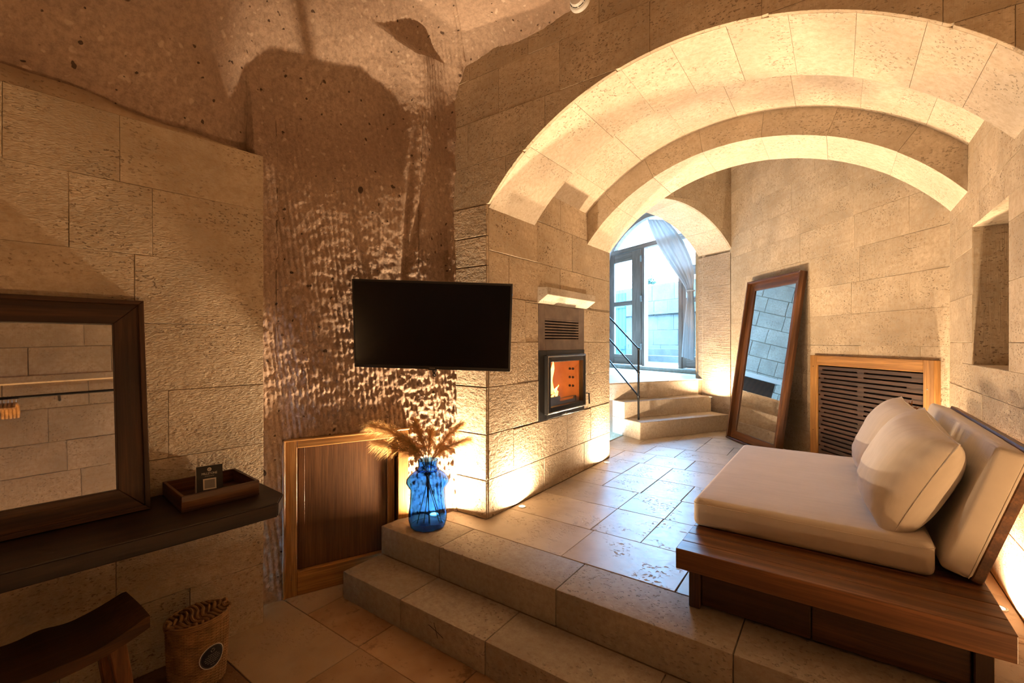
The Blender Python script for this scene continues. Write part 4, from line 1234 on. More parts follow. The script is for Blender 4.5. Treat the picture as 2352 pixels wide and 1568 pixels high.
text_mesh('lettering', 'MILLSTONE', 0.0135, M_paper, card, face @ Matrix.Translation((0, 0.103, 0.0003)), 0.82)
bm = bmesh.new()
for (r0, r1) in ((0.0046, 0.0078), (0.0012, 0.0030)):
    ri = [bm.verts.new(face @ Vector((r0 * math.cos(2 * PI * k / 24), 0.1205 + r0 * math.sin(2 * PI * k / 24), 0.0004))) for k in range(24)]
    ro = [bm.verts.new(face @ Vector((r1 * math.cos(2 * PI * k / 24), 0.1205 + r1 * math.sin(2 * PI * k / 24), 0.0004))) for k in range(24)]
    for k in range(24): bm.faces.new((ri[k], ro[k], ro[(k + 1) % 24], ri[(k + 1) % 24]))
bm_obj('emblem', bm, M_paper, card)
rngc = random.Random(5)
bm = bmesh.new()
for (yy, L_, hh) in ((0.0925, 0.034, 0.0022), (0.027, 0.066, 0.0034), (0.019, 0.040, 0.0030)):
    x = -L_ / 2
    while x < L_ / 2:
        w_ = rngc.uniform(0.002, 0.007); box_into(bm, x, min(L_ / 2, x + w_), yy - hh / 2, yy + hh / 2, 0.0001, 0.0004, face, 0); x += w_ + 0.0012
tag(bm_obj('fine_print', bm, M_greyprint, card), kind='stuff')
# flat printed card lying in the tray
fc = empty('flat_card', M=trM @ Matrix.Translation((0.012, 0.052, 0.0095)) @ Matrix.Rotation(math.radians(24), 4, 'Z') @ Matrix.Rotation(math.radians(20), 4, 'X'), label='pale printed card lying flat in the tray in front of the tent card', cat='card')
box('card_sheet', -0.06, 0.06, -0.028, 0.055, 0.0, 0.0012, M_paper, fc, bev=0)
box('printed_area', -0.022, 0.05, -0.02, 0.045, 0.0012, 0.0014, M_greyprint, fc, bev=0)
# ---- wicker bin
bin_c = Vector((-2.225, 0.80, 0))
BA, BB, BH = 0.115, 0.092, 0.28
wb_ = empty('wicker_bin', (bin_c.x, bin_c.y, 0), 'oval woven wicker bin with a navy sticker on the floor under the shelf', 'bin')
def oval(f, z, ph=0.0, n=72, wob=0.0, nst=36):
    pts = []
    for k in range(n):
        a = 2 * PI * k / n
        w_ = wob * math.cos(nst / 2 * a + ph)
        pts.append((bin_c.x + (BB * f + w_) * math.cos(a), bin_c.y + (BA * f + w_) * math.sin(a), z))
    return pts
bm = bmesh.new()
nr = 46
for k in range(nr):
    z = 0.006 + (BH - 0.02) * k / (nr - 1)
    f = 0.86 + 0.12 * (z / BH) + 0.03 * math.sin(PI * z / BH)
    tube_into(bm, oval(f, z, PI * (k % 2), 108, 0.0022, 36), 0.0030, 5, True)
bm_obj('woven_wall', bm, M_rattan, wb_, True)
bm = bmesh.new()
for k in range(36):
    a = 2 * PI * k / 36
    pts = []
    for i in range(8):
        z = BH * i / 7; f = 0.86 + 0.12 * (z / BH) + 0.03 * math.sin(PI * z / BH)
        pts.append((bin_c.x + BB * f * math.cos(a), bin_c.y + BA * f * math.sin(a), z))
    tube_into(bm, pts, 0.0032, 5)
bm_obj('stakes', bm, M_rattan, wb_, True)
lathe('inner_liner', [(0.0, 0.004), (0.80, 0.004), (0.93, BH - 0.01)], plain('liner_dark', (0.05, 0.028, 0.012), 0.8, nscale=20, var=0.2), wb_, 40, (bin_c.x, bin_c.y, 0), sx=BB, sy=BA)
for dz, f in ((0.0, 1.01), (0.008, 1.025), (0.016, 1.02)):
    tube('rim', oval(f, BH - 0.008 + dz, 0, 64), 0.0046, M_rattan, wb_, 7, True)
lidm = lathe('lid', [(1.0, BH + 0.008), (0.93, BH + 0.004), (0.7, BH + 0.003), (0.4, BH + 0.006), (0.0, BH + 0.008)], M_rattan, wb_, 48, (bin_c.x, bin_c.y, 0), sx=BB, sy=BA)
bm = bmesh.new()
for k in range(-5, 6):
    o_ = k * 0.021
    L_ = math.sqrt(max(0.0, 1 - (o_ / BA) ** 2)) * BB * 0.93
    pts = [(bin_c.x - L_ + 2 * L_ * i / 14, bin_c.y + o_ + 0.012 * math.sin(i * 0.5), BH + 0.010 + 0.004 * math.sin(i * 1.1 + k)) for i in range(15)]
    tube_into(bm, pts, 0.0075 if k % 2 else 0.006, 7)
bm_obj('lid_weave', bm, M_rattan, lidm, True)
# sticker wrapped on the camera-facing side
def on_bin(a, z, off):
    f = 0.86 + 0.12 * (z / BH) + 0.03 * math.sin(PI * z / BH)
    return Vector((bin_c.x + (BB * f + off) * math.cos(a), bin_c.y + (BA * f + off) * math.sin(a), z))
SA, SZ, SRr = math.radians(10), 0.135, 0.047
def stick_pt(u, v, off): return on_bin(SA + u / 0.112, SZ + v, off)
def disc(name, r, off, mat, parent, r_in=0.0):
    bm = bmesh.new(); n = 40; rings = []
    for rr in ([r_in] if r_in else [0.0001]) + [r_in + (r - r_in) * q for q in (0.35, 0.7, 1.0)]:
        rings.append([bm.verts.new(stick_pt(rr * math.cos(2 * PI * k / n), rr * math.sin(2 * PI * k / n), off)) for k in range(n)])
    for A, B in zip(rings, rings[1:]):
        for k in range(n): bm.faces.new((A[k], A[(k + 1) % n], B[(k + 1) % n], B[k]))
    return bm_obj(name, bm, mat, parent, True)
stk = disc('sticker', SRr, 0.0065, M_navy, wb_)
disc('sticker_border', SRr + 0.002, 0.0067, M_white, stk, SRr - 0.0015)
disc('sticker_border', SRr - 0.004, 0.0067, M_greyprint, stk, SRr - 0.005)
bm = bmesh.new()
def quad(pts):
    bm.faces.new([bm.verts.new(stick_pt(u, v, 0.0070)) for u, v in pts])
for k in range(3):          # recycling arrows
    a = math.radians(90 + 120 * k)
    R_ = lambda u, v: (u * math.cos(a) - v * math.sin(a), u * math.sin(a) + v * math.cos(a) + 0.027)
    quad([R_(0.0045, -0.0062), R_(0.0078, -0.0042), R_(0.0078, 0.0020), R_(0.0045, 0.0020)])
    quad([R_(0.0035, 0.0020), R_(0.0088, 0.0020), R_(0.0058, 0.0062)])
rngs = random.Random(8)
for row, (vv, L_) in enumerate(((0.010, 0.036), (0.002, 0.054), (-0.006, 0.062), (-0.014, 0.056), (-0.022, 0.040), (-0.032, 0.016))):
    x = -L_ / 2
    while x < L_ / 2:
        w_ = rngs.uniform(0.004, 0.010); quad([(x, vv - 0.0016), (min(L_ / 2, x + w_), vv - 0.0016), (min(L_ / 2, x + w_), vv + 0.0016), (x, vv + 0.0016)]); x += w_ + 0.0022
bm_obj('sticker_print', bm, M_greyprint, stk)

# ---- stool with a dished seat
st = empty('saddle_stool', (-2.09, 0.33, 0), 'dark wooden stool with a dished saddle seat under the shelf', 'stool')
sx0, sx1, sy0, sy1 = -2.235, -1.955, 0.085, 0.565
nx_, ny_ = 20, 36
bm = bmesh.new(); tp, bt = {}, {}
for i in range(nx_ + 1):
    for j in range(ny_ + 1):
        u, v = i / nx_ * 2 - 1, j / ny_ * 2 - 1
        x = (sx0 + sx1) / 2 + u * (sx1 - sx0) / 2 * (1 - 0.05 * v * v); yv = (sy0 + sy1) / 2 + v * (sy1 - sy0) / 2 * (1 - 0.03 * u * u)
        z = 0.445 + 0.055 * v * v + 0.016 * math.exp(-(v / 0.22) ** 2) * (0.4 + 0.6 * max(0, -u)) - 0.008 * (1 - u * u)
        if abs(v) > 0.93: z -= (abs(v) - 0.93) * 0.10
        tp[i, j] = bm.verts.new((x, yv, z)); bt[i, j] = bm.verts.new((x * 1.0, yv, 0.405 + 0.042 * v * v + 0.006 * u * u))
for i in range(nx_):
    for j in range(ny_):
        bm.faces.new((tp[i, j], tp[i + 1, j], tp[i + 1, j + 1], tp[i, j + 1])); bm.faces.new((bt[i, j], bt[i, j + 1], bt[i + 1, j + 1], bt[i + 1, j]))
for i in range(nx_):
    bm.faces.new((tp[i, 0], bt[i, 0], bt[i + 1, 0], tp[i + 1, 0])); bm.faces.new((tp[i, ny_], tp[i + 1, ny_], bt[i + 1, ny_], bt[i, ny_]))
for j in range(ny_):
    bm.faces.new((tp[0, j], tp[0, j + 1], bt[0, j + 1], bt[0, j])); bm.faces.new((tp[nx_, j], bt[nx_, j], bt[nx_, j + 1], tp[nx_, j + 1]))
bm_obj('seat', bm, wood('stool_wood', (0.040, 0.017, 0.006), (0.105, 0.046, 0.015), 1, 0.45), st, True)
for a, b in ((-1, -1), (-1, 1), (1, -1), (1, 1)):
    top = Vector((-2.095 + a * 0.085, 0.325 + b * 0.15, 0.425)); bot = Vector((-2.095 + a * 0.125, 0.325 + b * 0.205, 0.0))
    d = (bot - top)
    bm = bmesh.new()
    rings = []
    for f, s in ((0, 0.024), (1, 0.018)):
        p = top + d * f
        rings.append([bm.verts.new(p + Vector((q * s, r * s, 0))) for q, r in ((-1, -1), (1, -1), (1, 1), (-1, 1))])
    for k in range(4): bm.faces.new((rings[0][k], rings[0][(k + 1) % 4], rings[1][(k + 1) % 4], rings[1][k]))
    bm.faces.new(rings[0][::-1]); bm.faces.new(rings[1])
    bmesh.ops.recalc_face_normals(bm, faces=bm.faces); bmesh.ops.bevel(bm, geom=list(bm.edges), offset=0.003, segments=1, affect='EDGES')
    bm_obj('leg', bm, M_teak[2], st)
for b in (-1, 1):
    tube('stretcher', [(-2.095 - 0.108, 0.325 + b * 0.182, 0.18), (-2.095 + 0.108, 0.325 + b * 0.182, 0.18)], 0.011, M_teak[0], st, 8)
    tube('seat_brace', [(-2.095 - 0.09, 0.325 + b * 0.155, 0.385), (-2.095 + 0.09, 0.325 + b * 0.155, 0.385)], 0.014, M_teak[0], st, 6)
tube('stretcher', [(-2.095, 0.325 - 0.182, 0.18), (-2.095, 0.325 + 0.182, 0.18)], 0.011, M_teak[1], st, 8)

# ---- blue glass vase and its pampas plumes
vx, vy = -2.05, 1.972
vase = empty('glass_vase', (vx, vy, Z2), 'tall cobalt blue glass vase with a collared shoulder on the top step', 'vase')
outp = [(0.0, 0.001), (0.092, 0.001), (0.106, 0.010), (0.116, 0.045), (0.117, 0.08), (0.112, 0.12), (0.107, 0.17), (0.106, 0.215), (0.109, 0.238), (0.120, 0.254), (0.131, 0.272), (0.129, 0.290), (0.112, 0.312), (0.088, 0.330), (0.066, 0.342), (0.066, 0.352), (0.060, 0.356), (0.058, 0.375), (0.061, 0.400), (0.062, 0.406)]
inn = [(max(0.0, r - 0.005), z if i > 0 else 0.012) for i, (r, z) in enumerate(outp)][::-1]
inn[-2] = (0.09, 0.012); inn[-1] = (0.0, 0.012)
lathe('glass_body', outp + [(0.0595, 0.408)] + inn, M_vase, vase, 56, (vx, vy, Z2))
bm = bmesh.new()
pts = [(vx + 0.064 * math.cos(2 * PI * k / 40), vy + 0.064 * math.sin(2 * PI * k / 40), Z2 + 0.349 + 0.002 * math.sin(5 * 2 * PI * k / 40)) for k in range(40)]
tube('neck_ring', pts, 0.0055, M_vase, vase, 8, True)

camR = Vector((math.cos(YAW), math.sin(YAW), 0)); camF = Vector((-math.sin(YAW), math.cos(YAW), 0))
def plume(label, dx, dep, h, droop, dens, seed, ln=0.30, wid=1.0):
    """a stem in the vase and a feathery head bending over; dx, dep are sideways and depth leans"""
    rng = random.Random(seed)
    base = Vector((vx, vy, Z2 + 0.016)) - camR * dx * 0.22 - camF * dep * 0.2
    base += Vector((rng.uniform(-0.02, 0.02), rng.uniform(-0.02, 0.02), 0))
    neck = Vector((vx, vy, Z2 + 0.40)) + camR * max(-0.035, min(0.035, dx * 0.12)) + camF * max(-0.03, min(0.03, dep * 0.1))
    side = camR * dx + camF * dep
    def P(t):      # beyond the neck: t 0..1
        return neck + side * (t ** 1.35) + Vector((0, 0, h * (t - droop * t ** 2.4)))
    t_ = empty('pampas_plume', base, label, 'dried plant', 'pampas plumes in the blue vase')
    stem = [base + (neck - base) * (k / 5) for k in range(6)] + [P(k / 9) for k in range(1, 9)]
    tube('stem', stem, [0.0024] * 6 + [0.0022 - 0.00018 * k for k in range(8)], M_stem, t_, 5)
    V, F = [], []
    for i in range(int(dens * 0.95)):
        s = rng.random() ** 0.85
        t = 0.10 + 0.90 * s
        p = P(t); tan = (P(min(1, t + 0.02)) - P(t - 0.02)).normalized()
        a = rng.uniform(0, 2 * PI)
        o1 = tan.orthogonal().normalized(); o2 = tan.cross(o1)
        outw = o1 * math.cos(a) + o2 * math.sin(a)
        env = math.sin(PI * min(1, 0.12 + 0.80 * s)) ** 0.7
        L_ = rng.uniform(0.05, 0.13) * wid * (0.35 + 0.65 * env)
        c0 = p
        d1 = (tan * rng.uniform(0.6, 1.1) + outw * rng.uniform(0.35, 0.95)).normalized()
        d2 = (d1 * 0.6 + Vector((0, 0, -1)) * rng.uniform(0.35, 0.9) + tan * 0.3).normalized()
        q1 = c0 + d1 * L_ * 0.5; q2 = q1 + d2 * L_ * 0.5
        wv = d1.cross(Vector((rng.uniform(-1, 1), rng.uniform(-1, 1), rng.uniform(-1, 1))))
        if wv.length < 1e-4: continue
        wv = wv.normalized() * rng.uniform(0.0004, 0.0009)
        b = len(V)
        V += [c0 - wv * 0.6, c0 + wv * 0.6, q1 + wv, q1 - wv, q2]
        F += [(b, b + 1, b + 2, b + 3), (b + 3, b + 2, b + 4)]
    mesh_obj('feathers', V, F, M_pampas, t_)
plume('pampas plume drooping far left over the hatch from the blue vase', -0.315, -0.02, 0.33, 0.35, 1500, 1, wid=1.1)
plume('lower pampas plume bending left from the blue vase', -0.27, -0.06, 0.17, 0.30, 1300, 2, wid=1.05)
plume('upright pampas plume just left of centre in the blue vase', -0.075, 0.0, 0.27, 0.08, 1200, 3, wid=0.85)
plume('short pampas plume leaning left of centre in the blue vase', -0.14, -0.03, 0.18, 0.15, 1100, 4, wid=0.9)
plume('slim upright pampas plume in the middle of the blue vase', 0.015, 0.02, 0.20, 0.08, 900, 5, wid=0.8)
plume('tall pampas plume rising to the right in the blue vase', 0.19, 0.0, 0.255, 0.10, 1200, 6, wid=0.8)
plume('pampas plume arching far right from the blue vase', 0.235, -0.03, 0.19, 0.30, 1300, 7, wid=0.85)

# ---- wood stove set in the pier
SMx = basis((XL, 0, 0), (0, 1, 0), (0, 0, 1), (1, 0, 0))     # local x = room y, local y = up, local z = out of the pier
stove = empty('wood_stove', M=SMx, label='black steel wood-burning stove insert with a glass door set in the pier', cat='stove')
def ringbox(name, x0, x1, y0, y1, f, z0, z1, mat, parent, bev=0.002):
    bm = bmesh.new()
    for (a, b, c, d) in ((x0, x0 + f[0], y0, y1), (x1 - f[1], x1, y0, y1), (x0 + f[0], x1 - f[1], y0, y0 + f[2]), (x0 + f[0], x1 - f[1], y1 - f[3], y1)):
        box_into(bm, a, b, c, d, z0, z1, None, bev)
    return bm_obj(name, bm, mat, parent)
ringbox('surround_plate', 2.874, 3.615, 0.855, 1.385, (0.10, 0.03, 0.06, 0.06), -0.03, 0.006, M_stove, stove)
ringbox('door_frame', 2.947, 3.597, 0.897, 1.350, (0.058, 0.050, 0.050, 0.055), -0.012, 0.030, M_stove, stove, 0.004)
ringbox('door_trim', 2.955, 3.588, 0.905, 1.342, (0.008, 0.006, 0.006, 0.008), 0.030, 0.034, M_chrome, stove, 0.001)
box('glass_pane', 3.004, 3.548, 0.945, 1.296, 0.006, 0.010, M_stoveglass, stove, bev=0)
tube('handle', [(3.605, 1.005, 0.012), (3.612, 1.005, 0.05), (3.612, 0.915, 0.055)], 0.007, M_black, stove, 8)
box('air_slider', 3.20, 3.34, 0.866, 0.888, 0.006, 0.018, M_black, stove, bev=0.002)
tube('slider_knob', [(3.245, 0.876, 0.018), (3.245, 0.876, 0.034)], 0.007, M_chrome, stove, 8)
fb = bmesh.new()
box_into(fb, 2.93, 3.60, 0.90, 1.36, -0.44, -0.42); box_into(fb, 2.91, 2.945, 0.90, 1.36, -0.43, -0.031); box_into(fb, 3.585, 3.612, 0.90, 1.36, -0.43, -0.031)
box_into(fb, 2.93, 3.60, 0.875, 0.91, -0.43, -0.031); box_into(fb, 2.93, 3.60, 1.345, 1.37, -0.43, -0.031)
firebox = bm_obj('firebox', fb, M_fire_brick, stove)
for k in range(3):
    for q in range(2):
        lathe('air_hole', [(0, 0), (0.011, 0.0), (0.011, 0.004), (0, 0.004)], M_void, firebox, 14)
for k, o in enumerate([o for o in firebox.children]):
    o.matrix_basis = Matrix.Translation((3.5845, 1.215 - 0.075 * (k // 2), -0.09 - 0.032 * (k % 2))) @ Matrix.Rotation(-PI / 2, 4, 'Y')
ringbox('log_guard', 2.96, 3.575, 0.91, 0.985, (0.02, 0.02, 0.05, 0.001), -0.075, -0.055, M_grate, stove)
box('log_guard_plate', 3.05, 3.30, 0.912, 1.005, -0.070, -0.058, M_grate, stove)
# vent panel above the stove door: frame with slats
vp_ = empty('vent_panel', M=SMx, label='grey metal vent panel with seven slots above the stove door', cat='vent')
ringbox('panel_sheet', 2.874, 3.615, 1.387, 1.735, (0.085, 0.105, 0.078, 0.105), -0.012, 0.002, M_vent, vp_, 0.001)
for k in range(8):
    yb = 1.465 + k * 0.0222 - 0.004
    box('slat', 2.959, 3.51, yb, yb + 0.0125, -0.010, 0.0015, M_vent, vp_, bev=0.001)
box('dark_back', 2.95, 3.52, 1.455, 1.64, -0.04, -0.03, M_void, vp_, bev=0)
# ledge stone over the panel
bm = bmesh.new()
secs = [(0.0, 1.742), (0.085, 1.800), (0.085, 1.856), (0.0, 1.862), (-0.04, 1.862), (-0.04, 1.742)]
ra = [bm.verts.new((XL + w, 2.862, z)) for w, z in secs]; rb = [bm.verts.new((XL + w, 3.672, z)) for w, z in secs]
for k in range(6): bm.faces.new((ra[k], ra[(k + 1) % 6], rb[(k + 1) % 6], rb[k]))
bm.faces.new(ra[::-1]); bm.faces.new(rb)
bmesh.ops.recalc_face_normals(bm, faces=bm.faces); bmesh.ops.bevel(bm, geom=list(bm.edges), offset=0.003, segments=1, affect='EDGES')
lo_ = bm_obj('stone_ledge', bm, M_pale)
tag(lo_, 'projecting pale stone ledge with a sloped underside above the stove vent', 'ledge')
# logs and flames
def log(label, p0, p1, r, seed):
    rng = random.Random(seed)
    p0, p1 = SMx @ Vector(p0), SMx @ Vector(p1)
    n = 7
    o = tube('firewood_log', [p0 + (p1 - p0) * (k / n) + Vector((rng.uniform(-.004, .004), rng.uniform(-.004, .004), rng.uniform(-.004, .004))) for k in range(n + 1)], [r * rng.uniform(0.88, 1.08) for _ in range(n + 1)], M_log, None, 9)
    return tag(o, label, 'log')
log('charred log lying along the floor of the burning stove', (3.02, 0.955, -0.16), (3.50, 0.955, -0.22), 0.045, 1)
log('burning log propped up at the left of the stove', (3.10, 1.075, -0.105), (3.30, 0.99, -0.20), 0.036, 2)
def flame(label, x, y, z, h, w, seed, lean_=0.0):
    rng = random.Random(seed)
    prof = []
    n = 12
    bm = bmesh.new(); rings = []
    for i in range(n + 1):
        t = i / n
        r = w * (math.sin(PI * min(1, 0.18 + 0.82 * t)) ** 0.8) * (1 - 0.35 * t)
        ox = lean_ * t * h + 0.02 * math.sin(t * 6 + seed); oz = 0.012 * math.sin(t * 8 + seed * 2)
        rings.append([bm.verts.new(SMx @ Vector((x + ox + r * math.cos(2 * PI * k / 12), y + h * t, z + oz + 0.6 * r * math.sin(2 * PI * k / 12)))) for k in range(12)])
    for A, B in zip(rings, rings[1:]):
        for k in range(12): bm.faces.new((A[k], A[(k + 1) % 12], B[(k + 1) % 12], B[k]))
    o = bm_obj('flame', bm, M_flame, None, True)
    tag(o, label, 'flame', 'flames in the stove')
flame('tallest flame at the left of the stove fire', 3.17, 1.03, -0.085, 0.27, 0.042, 1, 0.22)
flame('bright flame curling over the propped log in the stove', 3.20, 1.06, -0.10, 0.14, 0.036, 2, -0.1)
flame('small flame at the middle of the stove fire', 3.36, 0.99, -0.13, 0.10, 0.022, 3, 0.1)
flame('small flame licking right of the propped log', 3.29, 0.99, -0.11, 0.085, 0.022, 5, 0.2)
fd = bpy.data.lights.new('fire_light', 'POINT'); fd.energy = 1.6; fd.color = (1.0, 0.36, 0.08); fd.shadow_soft_size = 0.05
fo = bpy.data.objects.new('fire_light', fd); C.objects.link(fo); fo.location = SMx @ Vector((3.10, 1.17, -0.16))

# ---- smoke detector on the arch wall
DM = basis((-1.153, YA, 3.327), (1, 0, 0), (0, 0, 1), (0, -1, 0))
det = empty('smoke_detector', M=DM, label='round white smoke detector high on the wall above the arch', cat='detector')
lathe('base', [(0.0, 0.0), (0.062, 0.0), (0.062, 0.010), (0.058, 0.018), (0.052, 0.022), (0.0, 0.022)], M_white, det, 40)
lathe('cap', [(0.047, 0.020), (0.046, 0.036), (0.040, 0.044), (0.0, 0.046)], M_white, det, 40)
for k in range(8):
    a0 = 2 * PI * k / 8 + 0.06; a1_ = 2 * PI * (k + 1) / 8 - 0.06
    tube('vent_slot', [(0.0478 * math.cos(a0 + (a1_ - a0) * i / 5), 0.0478 * math.sin(a0 + (a1_ - a0) * i / 5), 0.028) for i in range(6)], 0.0022, M_void, det, 5)

# ---- tall mirror leaning on the oblique wall
ml = Vector((-1.042, 5.844, Z2 + 0.001))
MHt, MWt = 1.84, 0.93
dist = (ml - G0).dot(GN)
ll = math.asin(min(0.5, (dist - 0.035) / MHt))
upv = (Vector((0, 0, 1)) * math.cos(ll) - GN * math.sin(ll)).normalized()
nv = (GN * math.cos(ll) + Vector((0, 0, 1)) * math.sin(ll)).normalized()
FMx = basis(ml, -GD, upv, nv)
if FMx.to_3x3().determinant() < 0: raise RuntimeError('frame')
fm = empty('floor_mirror', M=FMx, label='tall wooden framed floor mirror leaning on the wall between stairs and grille', cat='mirror')
for sd in 'btlr':
    mitre('frame_side', 0, MWt, 0, MHt, sd, 0.105, -0.03, 0.0, M_redwood[0 if sd in 'bt' else 1], fm)
    mitre('frame_lip', 0, MWt, 0, MHt, sd, 0.02, -0.03, 0.045, M_redwood[0 if sd in 'bt' else 1], fm)
box('mirror_glass', 0.095, MWt - 0.095, 0.095, MHt - 0.095, -0.022, -0.012, M_mirror, fm, bev=0)
box('backing_board', 0.02, MWt - 0.02, 0.02, MHt - 0.02, -0.032, -0.026, M_walnut[1], fm, bev=0)

# ---- slatted grille in the oblique wall
GM = basis(G0 + GD * 1.292 + Vector((0, 0, Z2)), -GD, (0, 0, 1), GN)
gr = empty('slatted_grille', M=GM, label='honey framed brown slatted wooden grille low in the wall behind the daybed', cat='grille')
GW, GH, gf = 1.234, 1.003, 0.088
box('frame_stile', 0, gf, 0, GH, 0.001, 0.045, M_honey[1], gr)
box('frame_stile', GW - gf, GW, 0, GH, 0.001, 0.045, M_honey[1], gr)
box('frame_rail', gf, GW - gf, GH - gf, GH, 0.001, 0.044, M_honey[0], gr)
box('frame_rail', gf, GW - gf, 0, 0.06, 0.001, 0.044, M_honey[0], gr)
box('frame_lip', GW - 0.03, GW, 0, GH, 0.045, 0.052, M_honey[1], gr)
box('dark_back', gf, GW - gf, 0.06, GH - gf, 0.001, 0.006, M_void, gr, bev=0)
x0_, x1_ = gf + 0.004, GW - gf - 0.004
ns = 22; pitch = (GH - gf - 0.06) / ns
for k in range(ns):
    yb = 0.062 + k * pitch
    box('slat', x0_, x1_, yb, yb + pitch - 0.013, 0.008, 0.030, M_slat, gr, bev=0.0015)
    if k < ns - 1:   # the staggered bridges that close each slot into shorter ones
        gy0, gy1 = yb + pitch - 0.0135, yb + pitch + 0.0005
        spots = ((x0_, x0_ + 0.03), (0.55, 0.61)) if k % 2 else ((0.02 + x0_, x0_ + 0.07), (x1_ - 0.14, x1_))
        if k % 4 == 0: spots = ((x0_ + 0.0, x0_ + 0.05), (0.545, 0.615), (x1_ - 0.10, x1_))
        for a, b in spots: box('slot_bridge', a, b, gy0, gy1, 0.009, 0.0285, M_slat, gr, bev=0)
for (a, b) in ((0.045, 0.90), (0.045, 0.30), (GW - 0.055, 0.80)):
    bm = bmesh.new(); box_into(bm, a - 0.004, a + 0.004, b - 0.004, b + 0.004, 0.0445, 0.047, None, 0.001); bm_obj('screw', bm, M_chrome, gr)

# ---- dried grass behind the pillows
dv = Vector((0.36, 3.90, Z2))
dvase = lathe('floor_vase', [(0.0, 0.0), (0.07, 0.0), (0.09, 0.06), (0.085, 0.2), (0.05, 0.32), (0.04, 0.38), (0.045, 0.40), (0.04, 0.40), (0.035, 0.37), (0.0, 0.02)], plain('brown_clay', (0.16, 0.08, 0.045), 0.6, nscale=12, nstr=0.1, var=0.2), None, 32, tuple(dv))
tag(dvase, 'brown vase of dried flowers on the floor between daybed and grille', 'vase')
M_dry = thin_cloth('dried_leaves', (0.16, 0.06, 0.02), 0.3)
for k, (dx_, dy_, hh) in enumerate(((-0.09, -0.02, 0.66), (-0.03, 0.03, 0.69), (0.02, -0.03, 0.70), (0.06, 0.02, 0.68), (-0.13, -0.03, 0.60))):
    rng = random.Random(70 + k)
    t_ = empty('dried_flower', dv + Vector((0, 0, 0.05)), ['dried brown spray farthest left behind the far pillow', 'dried brown spray left of the far pillow top', 'dried brown spray between pillow and back cushion', 'dried brown spray beside the back cushion end', 'low dried brown spray in front of the grille slats'][k], 'dried plant', 'dried sprays behind the pillows')
    top = dv + Vector((dx_, dy_, hh)); b0 = dv + Vector((0, 0, 0.05)); md = dv + Vector((dx_ * 0.12, dy_ * 0.12, 0.42))
    pts = [b0 + (md - b0) * (i / 4) for i in range(5)] + [md + (top - md) * (i / 4) for i in range(1, 5)]
    tube('stem', pts, 0.0022, M_stem, t_, 5)
    V, F = [], []
    for i in range(60):
        p = md + (top - md) * rng.uniform(0.55, 1.02) + Vector((rng.gauss(0, .018), rng.gauss(0, .018), rng.gauss(0, .018)))
        d = Vector((rng.gauss(0, 1), rng.gauss(0, 1), rng.gauss(0.3, 1))).normalized(); s_ = d.orthogonal().normalized() * 0.005
        b = len(V); V += [p - d * 0.02, p + s_, p + d * 0.024, p - s_]; F.append((b, b + 1, b + 2, b + 3))
    mesh_obj('leaves', V, F, M_dry, t_)

# ---- stair railing
rail = empty('stair_railing', (-1.94, 5.30, 0.523), 'thin black iron handrail with three sloping bars beside the far stairs', 'railing')
rb0 = Vector((-1.935, 5.29, 0)); slope = 0.70
tube('post', [rb0 + Vector((0, 0, 0.523)), rb0 + Vector((0, 0, 1.375))], 0.013, M_black, rail, 8)
for z in (0.802, 1.085, 1.368):
    tube('bar', [rb0 + Vector((0, 0, z)), rb0 + EI * 0.62 + Vector((0, 0, z + 0.62 * slope)), rb0 + EI * 0.75 + Vector((0, 0, z + 0.62 * slope))], 0.0095, M_black, rail, 8)
    lathe('ball_joint', [(0, -0.02), (0.015, -0.012), (0.019, 0.0), (0.015, 0.012), (0, 0.02)], M_black, rail, 14, tuple(rb0 + Vector((0, 0, z))))
rb1 = rb0 + EI * 0.66
tube('post', [rb1 + Vector((0, 0, 0.925)), rb1 + Vector((0, 0, 1.80))], 0.013, M_black, rail, 8)

# ---- glazed door, frame and lunette
DMx = basis(D0, DDv, (0, 0, 1), DN)     # local x leftwards along the wall, y up, z into the house
if DMx.to_3x3().determinant() < 0:
    DMx = basis(D0, DDv, (0, 0, 1), -DN)
DS = 1.0 if (DMx.to_3x3() @ Vector((0, 0, 1))).dot(DN) > 0 else -1.0
door = empty('door_1', M=DMx, kind='structure')
def dbox(name, x0, x1, y0, y1, z0, z1, mat, parent=door, bev=0.004):
    a, b = sorted((z0 * DS, z1 * DS))
    return box(name, x0, x1, y0, y1, a, b, mat, parent, bev=bev)
SZ0 = 1.0
sill = dbox('sill_stone', -0.14, 2.44, 0.925, SZ0, -0.34, 0.12, M_step)
dbox('frame_post', -0.12, -0.05, SZ0, 2.75, -0.16, -0.06, M_doorwood[1])
dbox('frame_post', 2.35, 2.42, SZ0, 2.75, -0.16, -0.06, M_doorwood[1])
dbox('frame_post', 0.36, 0.43, SZ0, 3.24, -0.16, -0.06, M_doorwood[1])
dbox('frame_post', 1.245, 1.315, SZ0, 3.24, -0.16, -0.06, M_doorwood[1])
dbox('transom', -0.02, 2.32, 3.20, 3.285, -0.17, -0.05, M_doorwood[0])
